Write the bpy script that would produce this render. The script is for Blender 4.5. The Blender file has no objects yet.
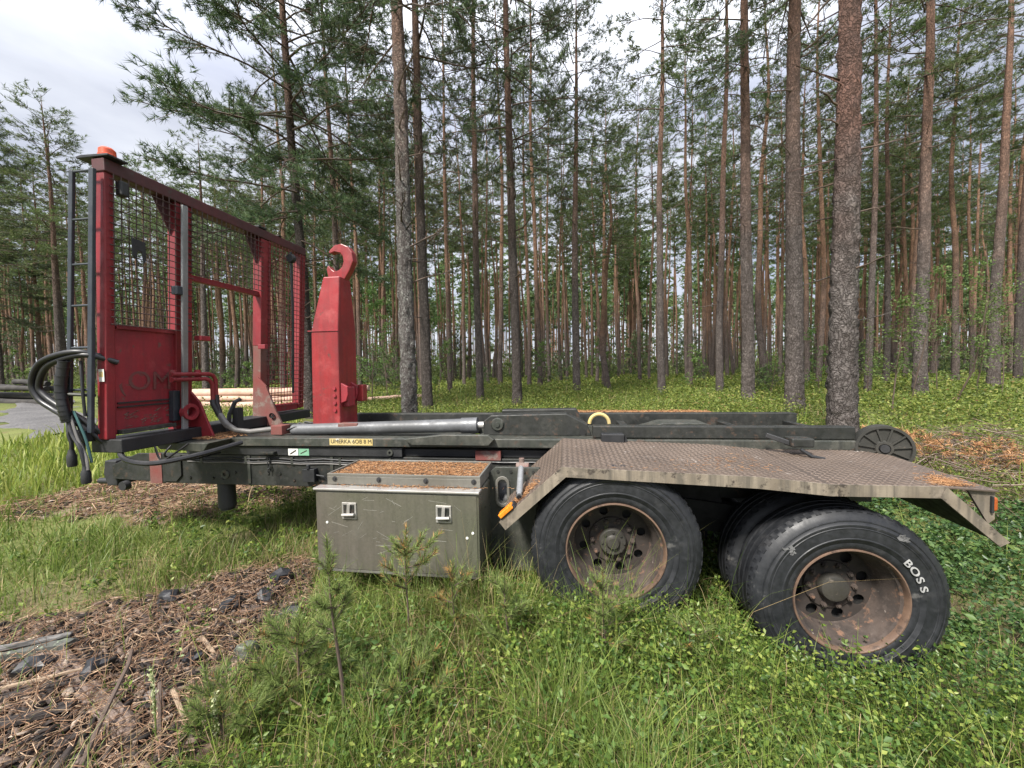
import bpy, math, random
import numpy as np
from mathutils import Matrix, Vector
from mathutils.geometry import tessellate_polygon

scene = bpy.context.scene
COL = scene.collection
PI = math.pi

# ------------------------------------------------------------------ camera, sky, sun, exposure
F_PX, EYE = 385.0, 1.70
PITCH, ROLL = math.radians(-2.2), math.radians(1.0)
_f = np.array([0, math.cos(PITCH), math.sin(PITCH)]); _r = np.array([1.0, 0, 0]); _u = np.cross(_r, _f)
_c, _s = math.cos(ROLL), math.sin(ROLL)
_r2, _u2 = _c * _r - _s * _u, _s * _r + _c * _u
cam_d = bpy.data.cameras.new('camera')
cam_d.sensor_width = 36.0; cam_d.lens = 36.0 * F_PX / 1024.0
cam_d.clip_start = 0.05; cam_d.clip_end = 2000.0
cam = bpy.data.objects.new('camera', cam_d); COL.objects.link(cam)
cam.matrix_world = Matrix(((_r2[0], _u2[0], -_f[0], 0), (_r2[1], _u2[1], -_f[1], 0), (_r2[2], _u2[2], -_f[2], EYE), (0, 0, 0, 1)))
scene.camera = cam

SUN_EL, SUN_AZ = math.radians(50), math.radians(214)     # azimuth clockwise from +Y (straight ahead)
world = bpy.data.worlds.new('World'); scene.world = world; world.use_nodes = True
wn, wl = world.node_tree.nodes, world.node_tree.links
wn.clear()
w_out = wn.new('ShaderNodeOutputWorld'); w_bg = wn.new('ShaderNodeBackground'); w_bg.inputs['Strength'].default_value = 0.10
sky = wn.new('ShaderNodeTexSky'); sky.sky_type = 'NISHITA'; sky.sun_disc = False
sky.sun_elevation = SUN_EL; sky.sun_rotation = SUN_AZ
tc = wn.new('ShaderNodeTexCoord')
sep = wn.new('ShaderNodeSeparateXYZ'); wl.new(tc.outputs['Generated'], sep.inputs[0])
mp = wn.new('ShaderNodeMapping'); mp.inputs['Scale'].default_value = (1.6, 1.6, 4.2); wl.new(tc.outputs['Generated'], mp.inputs[0])
no = wn.new('ShaderNodeTexNoise'); no.inputs['Scale'].default_value = 1.5; no.inputs['Detail'].default_value = 6; no.inputs['Roughness'].default_value = 0.5
wl.new(mp.outputs[0], no.inputs['Vector'])
cr = wn.new('ShaderNodeValToRGB')
cr.color_ramp.elements[0].position = 0.36; cr.color_ramp.elements[0].color = (2.3, 2.42, 2.95, 1)
cr.color_ramp.elements[1].position = 0.62; cr.color_ramp.elements[1].color = (4.1, 4.2, 4.5, 1)
wl.new(no.outputs['Fac'], cr.inputs[0])
zen = wn.new('ShaderNodeMapRange'); zen.inputs['From Min'].default_value = 0.45; zen.inputs['From Max'].default_value = 1.0
zen.inputs['To Min'].default_value = 1.0; zen.inputs['To Max'].default_value = 3.4
wl.new(sep.outputs['Z'], zen.inputs['Value'])
vm = wn.new('ShaderNodeVectorMath'); vm.operation = 'SCALE'
wl.new(cr.outputs[0], vm.inputs[0]); wl.new(zen.outputs[0], vm.inputs['Scale'])
mx = wn.new('ShaderNodeMix'); mx.data_type = 'RGBA'; mx.inputs[0].default_value = 0.88
wl.new(sky.outputs[0], mx.inputs[6]); wl.new(vm.outputs[0], mx.inputs[7])
wl.new(mx.outputs[2], w_bg.inputs['Color']); wl.new(w_bg.outputs[0], w_out.inputs[0])

sun_d = bpy.data.lights.new('sun', 'SUN'); sun_d.energy = 3.8; sun_d.angle = math.radians(9); sun_d.color = (1.0, 0.95, 0.87)
sun = bpy.data.objects.new('sun', sun_d); COL.objects.link(sun)
_sd = Vector((math.sin(SUN_AZ) * math.cos(SUN_EL), math.cos(SUN_AZ) * math.cos(SUN_EL), math.sin(SUN_EL)))
sun.rotation_euler = _sd.to_track_quat('Z', 'Y').to_euler()

scene.view_settings.view_transform = 'Standard'; scene.view_settings.look = 'None'
scene.view_settings.exposure = 1.22; scene.view_settings.gamma = 1.0
scene.render.engine = 'CYCLES'
scene.cycles.max_bounces = 6; scene.cycles.diffuse_bounces = 3; scene.cycles.glossy_bounces = 2
scene.cycles.transmission_bounces = 3; scene.cycles.use_denoising = True

# ------------------------------------------------------------------ materials
def nodes(name):
    m = bpy.data.materials.new(name); m.use_nodes = True
    nt = m.node_tree; nt.nodes.clear()
    out = nt.nodes.new('ShaderNodeOutputMaterial'); bs = nt.nodes.new('ShaderNodeBsdfPrincipled')
    nt.links.new(bs.outputs[0], out.inputs[0])
    return m, nt, bs, out

def N(nt, t, **kw):
    n = nt.nodes.new(t)
    for k, v in kw.items():
        if k in n.inputs: n.inputs[k].default_value = v
        else: setattr(n, k, v)
    return n

def ramp(nt, src, stops, interp='LINEAR'):
    r = nt.nodes.new('ShaderNodeValToRGB'); r.color_ramp.interpolation = interp
    e = r.color_ramp.elements
    while len(e) < len(stops): e.new(0.5)
    for el, (p, c) in zip(e, stops):
        el.position = p
        el.color = (c, c, c, 1) if isinstance(c, (int, float)) else (*c, 1)
    nt.links.new(src, r.inputs[0])
    return r.outputs[0]

def mixc(nt, fac, a, b, mode='MIX'):
    m = nt.nodes.new('ShaderNodeMix'); m.data_type = 'RGBA'; m.blend_type = mode
    for s, v in ((0, fac), (6, a), (7, b)):
        if hasattr(v, 'links'): nt.links.new(v, m.inputs[s])
        elif s == 0: m.inputs[0].default_value = v
        else: m.inputs[s].default_value = (*v, 1)
    return m.outputs[2]

def bump(nt, bs, h, strength=0.3, dist=0.01):
    b = N(nt, 'ShaderNodeBump', Strength=strength, Distance=dist)
    nt.links.new(h, b.inputs['Height']); nt.links.new(b.outputs[0], bs.inputs['Normal'])

def noise(nt, vec, scale, detail=4, rough=0.55, stretch=None):
    if stretch:
        mpn = N(nt, 'ShaderNodeMapping'); mpn.inputs['Scale'].default_value = stretch
        nt.links.new(vec, mpn.inputs[0]); vec = mpn.outputs[0]
    n = N(nt, 'ShaderNodeTexNoise', Scale=scale, Detail=detail, Roughness=rough)
    nt.links.new(vec, n.inputs['Vector'])
    return n.outputs['Fac']

def weathered(name, c1, c2, rough=0.6, metal=0.0, scale=3.0, spot=None, spot_at=0.62, fine=60.0, bmp=0.15, streak=0.0, spot_scale=14.0, spec=0.5, fade=None, fade_at=0.55, chip=None):
    m, nt, bs, _ = nodes(name)
    o = N(nt, 'ShaderNodeTexCoord').outputs['Object']
    base = mixc(nt, ramp(nt, noise(nt, o, scale, 6), [(0.35, 0.0), (0.68, 1.0)]), c1, c2)
    if streak:
        st = ramp(nt, noise(nt, o, 22, 3, 0.6, (1.0, 1.0, 0.08)), [(0.42, 0.0), (0.75, 1.0)])
        mm = N(nt, 'ShaderNodeMath', operation='MULTIPLY'); mm.inputs[1].default_value = streak
        nt.links.new(st, mm.inputs[0])
        base = mixc(nt, mm.outputs[0], base, tuple(x * 0.35 + 0.012 for x in c1))
    if fade: base = mixc(nt, ramp(nt, noise(nt, o, scale * 1.7, 7, 0.7), [(fade_at, 0.0), (fade_at + 0.16, 0.75)]), base, fade)
    if spot:
        base = mixc(nt, ramp(nt, noise(nt, o, spot_scale, 8, 0.68), [(spot_at, 0.0), (spot_at + 0.07, 1.0)]), base, spot)
    if chip: base = mixc(nt, ramp(nt, noise(nt, o, 34, 9, 0.75), [(0.64, 0.0), (0.675, 0.9)]), base, chip)
    fn = noise(nt, o, fine, 5, 0.65)
    base = mixc(nt, ramp(nt, fn, [(0.3, 0.32), (0.6, 0.0)]), base, tuple(x * 0.5 for x in c1))
    nt.links.new(base, bs.inputs['Base Color'])
    nt.links.new(ramp(nt, noise(nt, o, scale * 4, 5), [(0.3, max(0.05, rough - 0.14)), (0.7, min(1, rough + 0.14))]), bs.inputs['Roughness'])
    bs.inputs['Metallic'].default_value = metal
    bs.inputs['Specular IOR Level'].default_value = spec
    bump(nt, bs, fn, bmp, 0.004)
    return m

def leafy(name, stops, rough=0.55, trans=0.35, obj_rand=0.0):
    """thin plant matter: a colour for each separate blade or leaf, some light passing through"""
    m, nt, bs, out = nodes(name)
    g = N(nt, 'ShaderNodeNewGeometry')
    col = ramp(nt, g.outputs['Random Per Island'], stops)
    if obj_rand:
        oi = N(nt, 'ShaderNodeObjectInfo')
        hs = N(nt, 'ShaderNodeHueSaturation'); nt.links.new(col, hs.inputs['Color'])
        nt.links.new(ramp(nt, oi.outputs['Random'], [(0, 1 - obj_rand), (1, 1 + obj_rand)]), hs.inputs['Value'])
        mr = N(nt, 'ShaderNodeMapRange'); mr.inputs['To Min'].default_value = 0.478; mr.inputs['To Max'].default_value = 0.512
        nt.links.new(oi.outputs['Random'], mr.inputs['Value']); nt.links.new(mr.outputs[0], hs.inputs['Hue'])
        col = hs.outputs[0]
    nt.links.new(col, bs.inputs['Base Color']); bs.inputs['Roughness'].default_value = rough
    bs.inputs['Specular IOR Level'].default_value = 0.3
    tr = N(nt, 'ShaderNodeBsdfTranslucent'); nt.links.new(col, tr.inputs[0])
    ms = N(nt, 'ShaderNodeMixShader'); ms.inputs[0].default_value = trans
    nt.links.new(bs.outputs[0], ms.inputs[1]); nt.links.new(tr.outputs[0], ms.inputs[2]); nt.links.new(ms.outputs[0], out.inputs[0])
    return m

def islands(name, stops, rough=0.85):
    m, nt, bs, out = nodes(name)
    g = N(nt, 'ShaderNodeNewGeometry')
    o = N(nt, 'ShaderNodeTexCoord').outputs['Object']
    col = ramp(nt, g.outputs['Random Per Island'], stops)
    col = mixc(nt, ramp(nt, noise(nt, o, 90, 4), [(0.35, 0.5), (0.6, 0.0)]), col, (0.02, 0.016, 0.013))
    nt.links.new(col, bs.inputs['Base Color']); bs.inputs['Roughness'].default_value = rough
    bs.inputs['Specular IOR Level'].default_value = 0.25
    return m

def bark_material(name, lo, hi, z0, z1, lichen=None, plate=10.0):
    m, nt, bs, _ = nodes(name)
    tcn = N(nt, 'ShaderNodeTexCoord'); o = tcn.outputs['Object']
    oi = N(nt, 'ShaderNodeObjectInfo')
    sp = N(nt, 'ShaderNodeSeparateXYZ'); nt.links.new(o, sp.inputs[0])
    wob = noise(nt, o, 1.7, 3)
    ad = N(nt, 'ShaderNodeMath', operation='MULTIPLY_ADD'); ad.inputs[1].default_value = 3.5
    nt.links.new(wob, ad.inputs[0]); nt.links.new(sp.outputs['Z'], ad.inputs[2])
    ad2 = N(nt, 'ShaderNodeMath', operation='MULTIPLY_ADD'); ad2.inputs[1].default_value = 2.5
    nt.links.new(oi.outputs['Random'], ad2.inputs[0]); nt.links.new(ad.outputs[0], ad2.inputs[2])
    mr = N(nt, 'ShaderNodeMapRange'); mr.inputs['From Min'].default_value = z0 + 2.8; mr.inputs['From Max'].default_value = z1 + 2.8
    nt.links.new(ad2.outputs[0], mr.inputs['Value'])
    vo = N(nt, 'ShaderNodeTexVoronoi', Scale=plate, Randomness=1.0); vo.feature = 'DISTANCE_TO_EDGE'
    mpn = N(nt, 'ShaderNodeMapping'); mpn.inputs['Scale'].default_value = (2.6, 2.6, 0.8)
    dist = N(nt, 'ShaderNodeVectorMath', operation='ADD')
    nz = N(nt, 'ShaderNodeTexNoise', Scale=9.0, Detail=4.0); nt.links.new(o, nz.inputs['Vector'])
    sc = N(nt, 'ShaderNodeVectorMath', operation='SCALE'); sc.inputs['Scale'].default_value = 0.22
    nt.links.new(nz.outputs['Color'], sc.inputs[0]); nt.links.new(o, dist.inputs[0]); nt.links.new(sc.outputs[0], dist.inputs[1])
    nt.links.new(dist.outputs[0], mpn.inputs[0]); nt.links.new(mpn.outputs[0], vo.inputs['Vector'])
    crack = ramp(nt, vo.outputs['Distance'], [(0.0, 1.0), (0.07, 0.55), (0.24, 0.0)])
    vc = N(nt, 'ShaderNodeTexVoronoi', Scale=plate, Randomness=1.0); nt.links.new(mpn.outputs[0], vc.inputs['Vector'])
    cell = ramp(nt, vc.outputs['Color'], [(0.15, 0.0), (0.85, 1.0)])
    grain = noise(nt, o, 30, 8, 0.75, (1, 1, 0.35))
    patch = noise(nt, o, 4.5, 5, 0.65, (1, 1, 0.5))
    lowc = mixc(nt, ramp(nt, grain, [(0.32, 0.0), (0.68, 1.0)]), tuple(x * 0.42 for x in lo), tuple(min(1, x * 1.4) for x in lo))
    cm = N(nt, 'ShaderNodeMath', operation='MULTIPLY'); cm.inputs[1].default_value = 0.5; nt.links.new(cell, cm.inputs[0])
    lowc = mixc(nt, cm.outputs[0], lowc, tuple(x * 0.62 for x in lo))
    if lichen:
        lowc = mixc(nt, ramp(nt, noise(nt, o, 14, 8, 0.75), [(0.50, 0.0), (0.58, 0.85)]), lowc, lichen)
    hic = mixc(nt, ramp(nt, grain, [(0.32, 0.0), (0.68, 1.0)]), tuple(x * 0.55 for x in hi), tuple(x * 1.1 for x in hi))
    hic = mixc(nt, cm.outputs[0], hic, tuple(x * 0.75 for x in hi))
    col = mixc(nt, mr.outputs[0], lowc, hic)
    col = mixc(nt, ramp(nt, patch, [(0.38, 0.45), (0.6, 0.0)]), col, (0.045, 0.036, 0.032))
    ck = N(nt, 'ShaderNodeMath', operation='MULTIPLY'); ck.inputs[1].default_value = 0.7; nt.links.new(crack, ck.inputs[0])
    col = mixc(nt, ck.outputs[0], col, (0.030, 0.023, 0.020))
    nt.links.new(col, bs.inputs['Base Color']); bs.inputs['Roughness'].default_value = 0.92
    bs.inputs['Specular IOR Level'].default_value = 0.15
    h1 = N(nt, 'ShaderNodeMath', operation='SUBTRACT'); nt.links.new(grain, h1.inputs[0]); nt.links.new(crack, h1.inputs[1])
    hh = N(nt, 'ShaderNodeMath', operation='ADD'); nt.links.new(h1.outputs[0], hh.inputs[0]); nt.links.new(cm.outputs[0], hh.inputs[1])
    bump(nt, bs, hh.outputs[0], 0.8, 0.02)
    return m

M = {}
M['red'] = weathered('red_paint', (0.255, 0.019, 0.026), (0.16, 0.014, 0.020), 0.5, spot=(0.085, 0.038, 0.030), spot_at=0.62, bmp=0.2, streak=0.5, fine=45, fade=(0.30, 0.055, 0.06), chip=(0.06, 0.032, 0.027))
M['red_dull'] = weathered('faded_red_paint', (0.31, 0.022, 0.033), (0.20, 0.018, 0.027), 0.6, spot=(0.11, 0.062, 0.052), spot_at=0.60, bmp=0.2, streak=0.6, fade=(0.36, 0.065, 0.07), chip=(0.09, 0.06, 0.055))
M['red_dark'] = weathered('grimy_dark_red_rail', (0.085, 0.018, 0.020), (0.045, 0.016, 0.016), 0.6, spot=(0.05, 0.035, 0.03), spot_at=0.57, streak=0.5, fade=(0.14, 0.03, 0.032), chip=(0.04, 0.03, 0.026))
M['red_bright'] = weathered('hook_red_paint', (0.285, 0.027, 0.030), (0.195, 0.020, 0.024), 0.42, spot=(0.11, 0.048, 0.040), spot_at=0.61, bmp=0.16, streak=0.6, scale=2.5, fade=(0.34, 0.065, 0.065), chip=(0.09, 0.042, 0.036))
M['red_rust'] = weathered('rusted_red_post', (0.17, 0.035, 0.03), (0.13, 0.085, 0.07), 0.75, spot=(0.17, 0.13, 0.11), spot_at=0.55, spot_scale=6)
M['frame'] = weathered('dark_frame_paint', (0.010, 0.0115, 0.010), (0.027, 0.028, 0.024), 0.55, spot=(0.060, 0.040, 0.029), spot_at=0.58, streak=0.7, scale=5, fade=(0.050, 0.050, 0.044), chip=(0.11, 0.08, 0.06))
M['frame_grey'] = weathered('grey_green_frame_paint', (0.031, 0.036, 0.030), (0.070, 0.069, 0.057), 0.5, spot=(0.07, 0.046, 0.033), spot_at=0.59, streak=0.9, scale=5, fade=(0.12, 0.115, 0.10), chip=(0.02, 0.017, 0.014))
M['black'] = weathered('black_steel', (0.012, 0.013, 0.015), (0.026, 0.026, 0.027), 0.55, spot=(0.05, 0.035, 0.027), spot_at=0.68)
M['ladder'] = weathered('blue_black_paint', (0.020, 0.026, 0.036), (0.035, 0.042, 0.052), 0.5, spot=(0.07, 0.05, 0.04), spot_at=0.7)
M['rubber'] = weathered('hose_rubber', (0.010, 0.010, 0.012), (0.022, 0.022, 0.024), 0.45, bmp=0.05)
M['hose_grey'] = weathered('dusty_hose', (0.10, 0.095, 0.09), (0.17, 0.16, 0.15), 0.55)
M['galv'] = weathered('galvanised_pipe', (0.30, 0.31, 0.32), (0.20, 0.20, 0.20), 0.5, metal=0.4, streak=0.4)
M['chrome'] = weathered('hydraulic_steel', (0.155, 0.16, 0.17), (0.085, 0.087, 0.09), 0.5, metal=0.2, streak=0.3, fade=(0.22, 0.225, 0.235))
M['fender'] = weathered('dirty_chequer_plate', (0.100, 0.075, 0.058), (0.058, 0.044, 0.035), 0.62, metal=0.1, spot=(0.22, 0.19, 0.165), spot_at=0.62, spot_scale=9, fine=70, bmp=0.3, fade=(0.125, 0.09, 0.066))
M['lug'] = weathered('worn_tread_lugs', (0.185, 0.142, 0.113), (0.100, 0.074, 0.057), 0.5, metal=0.2, bmp=0.1, scale=2.2, spot=(0.36, 0.325, 0.295), spot_at=0.62, spot_scale=7, fade=(0.140, 0.098, 0.070))
M['skirt'] = weathered('fender_edge_metal', (0.265, 0.225, 0.175), (0.15, 0.122, 0.092), 0.6, metal=0.1, streak=1.6, spot=(0.04, 0.032, 0.027), spot_at=0.57, fade=(0.30, 0.25, 0.20), scale=6)
M['box'] = weathered('worn_grey_toolbox_metal', (0.138, 0.140, 0.103), (0.160, 0.138, 0.120), 0.32, metal=0.35, scale=1.2, streak=0.4, spot=(0.22, 0.205, 0.17), spot_at=0.68, bmp=0.1, fade=(0.19, 0.18, 0.152), chip=(0.065, 0.057, 0.045))
M['box_lid'] = weathered('grey_lid_metal', (0.20, 0.195, 0.175), (0.13, 0.12, 0.10), 0.5, metal=0.3, streak=0.3)
M['alu'] = weathered('bare_aluminium', (0.55, 0.54, 0.52), (0.38, 0.36, 0.33), 0.4, metal=0.6)
M['tyre'] = weathered('tyre_rubber', (0.0095, 0.0105, 0.013), (0.019, 0.0205, 0.024), 0.55, scale=5, spot=(0.085, 0.083, 0.080), spot_at=0.625, spot_scale=5, fine=40, bmp=0.15, fade=(0.040, 0.040, 0.042))
M['tyre_mark'] = weathered('pale_tyre_scuff', (0.16, 0.16, 0.16), (0.06, 0.06, 0.062), 0.8, scale=30)
M['tyre_letter'] = weathered('worn_white_lettering', (0.40, 0.40, 0.39), (0.22, 0.22, 0.22), 0.8, scale=20)
M['rim'] = weathered('rusty_rim', (0.068, 0.050, 0.041), (0.028, 0.022, 0.019), 0.85, scale=9, spot=(0.165, 0.092, 0.058), spot_at=0.56, spot_scale=11, fine=70, bmp=0.5, fade=(0.135, 0.105, 0.090), chip=(0.36, 0.31, 0.27))
M['rim_edge'] = weathered('worn_rim_edge', (0.17, 0.105, 0.07), (0.08, 0.05, 0.036), 0.65, scale=8, spot=(0.05, 0.033, 0.025), spot_at=0.56, chip=(0.32, 0.25, 0.2))
M['disc'] = weathered('dirty_wheel_disc', (0.038, 0.028, 0.023), (0.020, 0.017, 0.015), 0.8, spot=(0.12, 0.066, 0.043), spot_at=0.57, bmp=0.3, scale=5)
M['hub'] = weathered('greasy_hub', (0.050, 0.046, 0.038), (0.026, 0.024, 0.021), 0.55, spot=(0.12, 0.10, 0.08), spot_at=0.6, scale=6)
M['dark'] = weathered('soot_dark_steel', (0.008, 0.008, 0.008), (0.015, 0.014, 0.013), 0.8)
M['yellow'] = weathered('yellow_sticker', (0.48, 0.36, 0.11), (0.50, 0.42, 0.22), 0.6, spot=(0.6, 0.58, 0.5), spot_at=0.6)
M['white'] = weathered('white_sticker', (0.70, 0.70, 0.66), (0.55, 0.55, 0.50), 0.6)
M['green'] = weathered('green_sticker', (0.12, 0.32, 0.19), (0.25, 0.42, 0.30), 0.6)
M['ink'] = weathered('black_print', (0.03, 0.025, 0.02), (0.06, 0.05, 0.035), 0.7)
M['ghost'] = weathered('worn_lettering', (0.115, 0.048, 0.043), (0.175, 0.035, 0.036), 0.8, scale=14)
M['wire'] = weathered('rusty_wire', (0.045, 0.030, 0.028), (0.085, 0.045, 0.04), 0.7)
M['wire_red'] = weathered('red_wire', (0.17, 0.022, 0.026), (0.10, 0.03, 0.03), 0.6)
M['cable'] = weathered('teal_cable', (0.02, 0.08, 0.075), (0.03, 0.05, 0.06), 0.5)
M['roller'] = weathered('cast_iron_roller', (0.020, 0.021, 0.019), (0.045, 0.041, 0.033), 0.6, spot=(0.13, 0.10, 0.07), spot_at=0.64)
M['wood'] = weathered('weathered_plank', (0.13, 0.095, 0.078), (0.22, 0.165, 0.135), 0.9, scale=9, spot=(0.09, 0.06, 0.05), spot_at=0.6, fine=80, bmp=0.6)
def grained(name, c1, c2, dark):
    m, nt, bs, _ = nodes(name); o = N(nt, 'ShaderNodeTexCoord').outputs['Object']
    g = noise(nt, o, 5, 8, 0.7, (1.2, 22, 22)); col = mixc(nt, ramp(nt, g, [(0.32, 0.0), (0.66, 1.0)]), c1, c2)
    col = mixc(nt, ramp(nt, noise(nt, o, 9, 6, 0.7, (0.6, 6, 6)), [(0.5, 0.0), (0.62, 0.9)]), col, dark)
    nt.links.new(col, bs.inputs['Base Color']); bs.inputs['Roughness'].default_value = 0.95; bs.inputs['Specular IOR Level'].default_value = 0.15; bump(nt, bs, g, 0.8, 0.01); return m
M['wood'] = grained('weathered_plank', (0.10, 0.074, 0.062), (0.24, 0.185, 0.155), (0.04, 0.03, 0.026))
M['pebble'] = weathered('dull_pebble', (0.16, 0.13, 0.115), (0.10, 0.085, 0.078), 0.85)
M['slab'] = grained('ridged_bark_slab', (0.030, 0.026, 0.025), (0.095, 0.080, 0.072), (0.012, 0.011, 0.011))
M['slat'] = grained('grey_split_slat', (0.10, 0.098, 0.095), (0.21, 0.20, 0.19), (0.03, 0.03, 0.028))
M['twig'] = weathered('twig_bark', (0.075, 0.052, 0.040), (0.12, 0.085, 0.065), 0.9)
M['twig_pale'] = weathered('pale_dead_twig', (0.30, 0.22, 0.15), (0.22, 0.16, 0.11), 0.9)
M['char'] = weathered('charred_wood', (0.007, 0.0075, 0.009), (0.022, 0.022, 0.026), 0.5, spot=(0.075, 0.077, 0.085), spot_at=0.60, fine=50, bmp=0.8, spot_scale=22)
M['mossy'] = weathered('lichen_grown_wood', (0.10, 0.105, 0.09), (0.04, 0.04, 0.038), 0.9, spot=(0.17, 0.20, 0.14), spot_at=0.55, spot_scale=25, fine=60, bmp=0.6)
M['log'] = weathered('debarked_log', (0.52, 0.35, 0.27), (0.40, 0.26, 0.19), 0.8, spot=(0.20, 0.12, 0.08), spot_at=0.6, spot_scale=5, fine=40)
M['log_end'] = weathered('log_end_grain', (0.55, 0.42, 0.30), (0.45, 0.32, 0.22), 0.85)
M['old_log'] = weathered('dark_old_timber', (0.022, 0.020, 0.019), (0.05, 0.045, 0.04), 0.9, spot=(0.20, 0.19, 0.17), spot_at=0.66)

def plastic(name, c, rough=0.3, trans=0.3):
    m, nt, bs, _ = nodes(name)
    o = N(nt, 'ShaderNodeTexCoord').outputs['Object']
    nt.links.new(mixc(nt, ramp(nt, noise(nt, o, 30, 4), [(0.35, 0.0), (0.7, 0.5)]), c, tuple(x * 0.5 for x in c)), bs.inputs['Base Color'])
    bs.inputs['Roughness'].default_value = rough; bs.inputs['Subsurface Weight'].default_value = trans; bs.inputs['Subsurface Scale'].default_value = 0.01
    return m
M['amber'] = plastic('amber_lens', (0.80, 0.24, 0.02))
M['orange'] = plastic('orange_beacon_dome', (0.62, 0.085, 0.028), 0.4, 0.1)
M['lamp_red'] = plastic('red_orange_lens', (0.36, 0.085, 0.02))
M['strap'] = weathered('yellow_strap', (0.55, 0.42, 0.15), (0.45, 0.36, 0.18), 0.7)

M['bark'] = bark_material('pine_bark', (0.205, 0.165, 0.148), (0.40, 0.235, 0.155), 2.4, 7.0)
M['bark_mid'] = bark_material('grey_brown_pine_bark', (0.190, 0.163, 0.151), (0.32, 0.19, 0.14), 4.2, 9.5, plate=10.0)
M['bark_near'] = bark_material('grey_pine_bark', (0.175, 0.158, 0.150), (0.30, 0.18, 0.135), 4.2, 7.5, lichen=(0.30, 0.30, 0.275), plate=13.0)
M['bark_coarse'] = bark_material('coarse_red_grey_bark', (0.160, 0.142, 0.133), (0.205, 0.118, 0.094), 2.4, 4.6, plate=9.0)
M['bark_dark'] = bark_material('dark_pine_bark', (0.125, 0.108, 0.100), (0.25, 0.15, 0.11), 4.2, 9.0, plate=11.0)
M['limb'] = weathered('limb_bark', (0.075, 0.055, 0.046), (0.115, 0.078, 0.055), 0.9)
M['needle'] = leafy('pine_needles', [(0.0, (0.030, 0.050, 0.027)), (0.35, (0.052, 0.080, 0.038)), (0.75, (0.085, 0.122, 0.052)), (1.0, (0.125, 0.165, 0.070))], 0.5, 0.35, 0.25)
M['needle_mid'] = leafy('yellow_green_needles', [(0.0, (0.042, 0.068, 0.028)), (0.35, (0.074, 0.112, 0.040)), (0.75, (0.118, 0.160, 0.055)), (1.0, (0.17, 0.21, 0.075))], 0.5, 0.42, 0.28)  # mid and far pines: forest brightening put into a lighter needle colour
M['needle_young'] = leafy('young_pine_needles', [(0.0, (0.095, 0.14, 0.042)), (0.6, (0.18, 0.24, 0.07)), (1.0, (0.29, 0.34, 0.11))], 0.5, 0.35)
M['needle_dry'] = leafy('dry_pine_needles', [(0.0, (0.30, 0.16, 0.05)), (1.0, (0.42, 0.26, 0.10))], 0.6, 0.2)
M['spruce'] = leafy('spruce_needles', [(0.0, (0.040, 0.065, 0.028)), (0.6, (0.075, 0.115, 0.045)), (1.0, (0.12, 0.165, 0.065))], 0.5, 0.25, 0.2)
M['birch_leaf'] = leafy('birch_leaves', [(0.0, (0.065, 0.125, 0.03)), (0.6, (0.11, 0.19, 0.045)), (1.0, (0.17, 0.25, 0.07))], 0.5, 0.4, 0.15)
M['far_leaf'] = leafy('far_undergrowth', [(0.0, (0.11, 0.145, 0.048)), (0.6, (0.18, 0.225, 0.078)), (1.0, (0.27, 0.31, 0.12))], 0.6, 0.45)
M['grass'] = leafy('grass_blades', [(0.0, (0.068, 0.112, 0.019)), (0.45, (0.128, 0.190, 0.036)), (0.8, (0.20, 0.265, 0.058)), (0.94, (0.28, 0.30, 0.09)), (1.0, (0.36, 0.30, 0.15))], 0.45, 0.42)
M['meadow'] = leafy('meadow_grass', [(0.0, (0.13, 0.195, 0.030)), (0.5, (0.225, 0.285, 0.052)), (1.0, (0.36, 0.38, 0.10))], 0.5, 0.4)
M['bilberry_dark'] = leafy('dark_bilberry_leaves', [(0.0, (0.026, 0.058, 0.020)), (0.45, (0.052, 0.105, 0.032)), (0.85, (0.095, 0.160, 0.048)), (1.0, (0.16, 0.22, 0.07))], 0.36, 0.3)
M['herb'] = leafy('herb_leaves', [(0.0, (0.060, 0.12, 0.028)), (0.6, (0.115, 0.195, 0.048)), (1.0, (0.20, 0.28, 0.085))], 0.45, 0.38)
M['dry_grass'] = leafy('dry_grass', [(0.0, (0.24, 0.17, 0.075)), (1.0, (0.42, 0.33, 0.18))], 0.7, 0.3)
M['bilberry'] = leafy('bilberry_leaves', [(0.0, (0.040, 0.085, 0.018)), (0.4, (0.088, 0.150, 0.028)), (0.8, (0.175, 0.240, 0.045)), (1.0, (0.30, 0.34, 0.08))], 0.38, 0.38)
M['bilberry_far'] = leafy('forest_floor_shrubs', [(0.0, (0.055, 0.088, 0.018)), (0.35, (0.118, 0.165, 0.032)), (0.75, (0.205, 0.250, 0.050)), (0.94, (0.30, 0.31, 0.085)), (1.0, (0.22, 0.13, 0.06))], 0.5, 0.4)
M['litter'] = islands('orange_needle_litter', [(0.0, (0.22, 0.10, 0.045)), (0.5, (0.40, 0.20, 0.09)), (1.0, (0.55, 0.33, 0.17))])
M['debris'] = islands('bark_debris', [(0.0, (0.010, 0.009, 0.009)), (0.45, (0.040, 0.032, 0.029)), (0.7, (0.10, 0.075, 0.063)), (0.9, (0.21, 0.155, 0.122)), (1.0, (0.42, 0.34, 0.27))])
M['straw'] = islands('dry_strips', [(0.0, (0.15, 0.08, 0.05)), (0.5, (0.32, 0.19, 0.115)), (1.0, (0.54, 0.39, 0.26))])
M['brush'] = islands('dead_brush', [(0.0, (0.08, 0.055, 0.04)), (0.6, (0.19, 0.13, 0.10)), (1.0, (0.32, 0.26, 0.21))])

# ------------------------------------------------------------------ mesh building
def V3(*a): return np.array(a, float)
def unit(a):
    a = np.asarray(a, float); return a / max(1e-9, np.linalg.norm(a))

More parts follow.
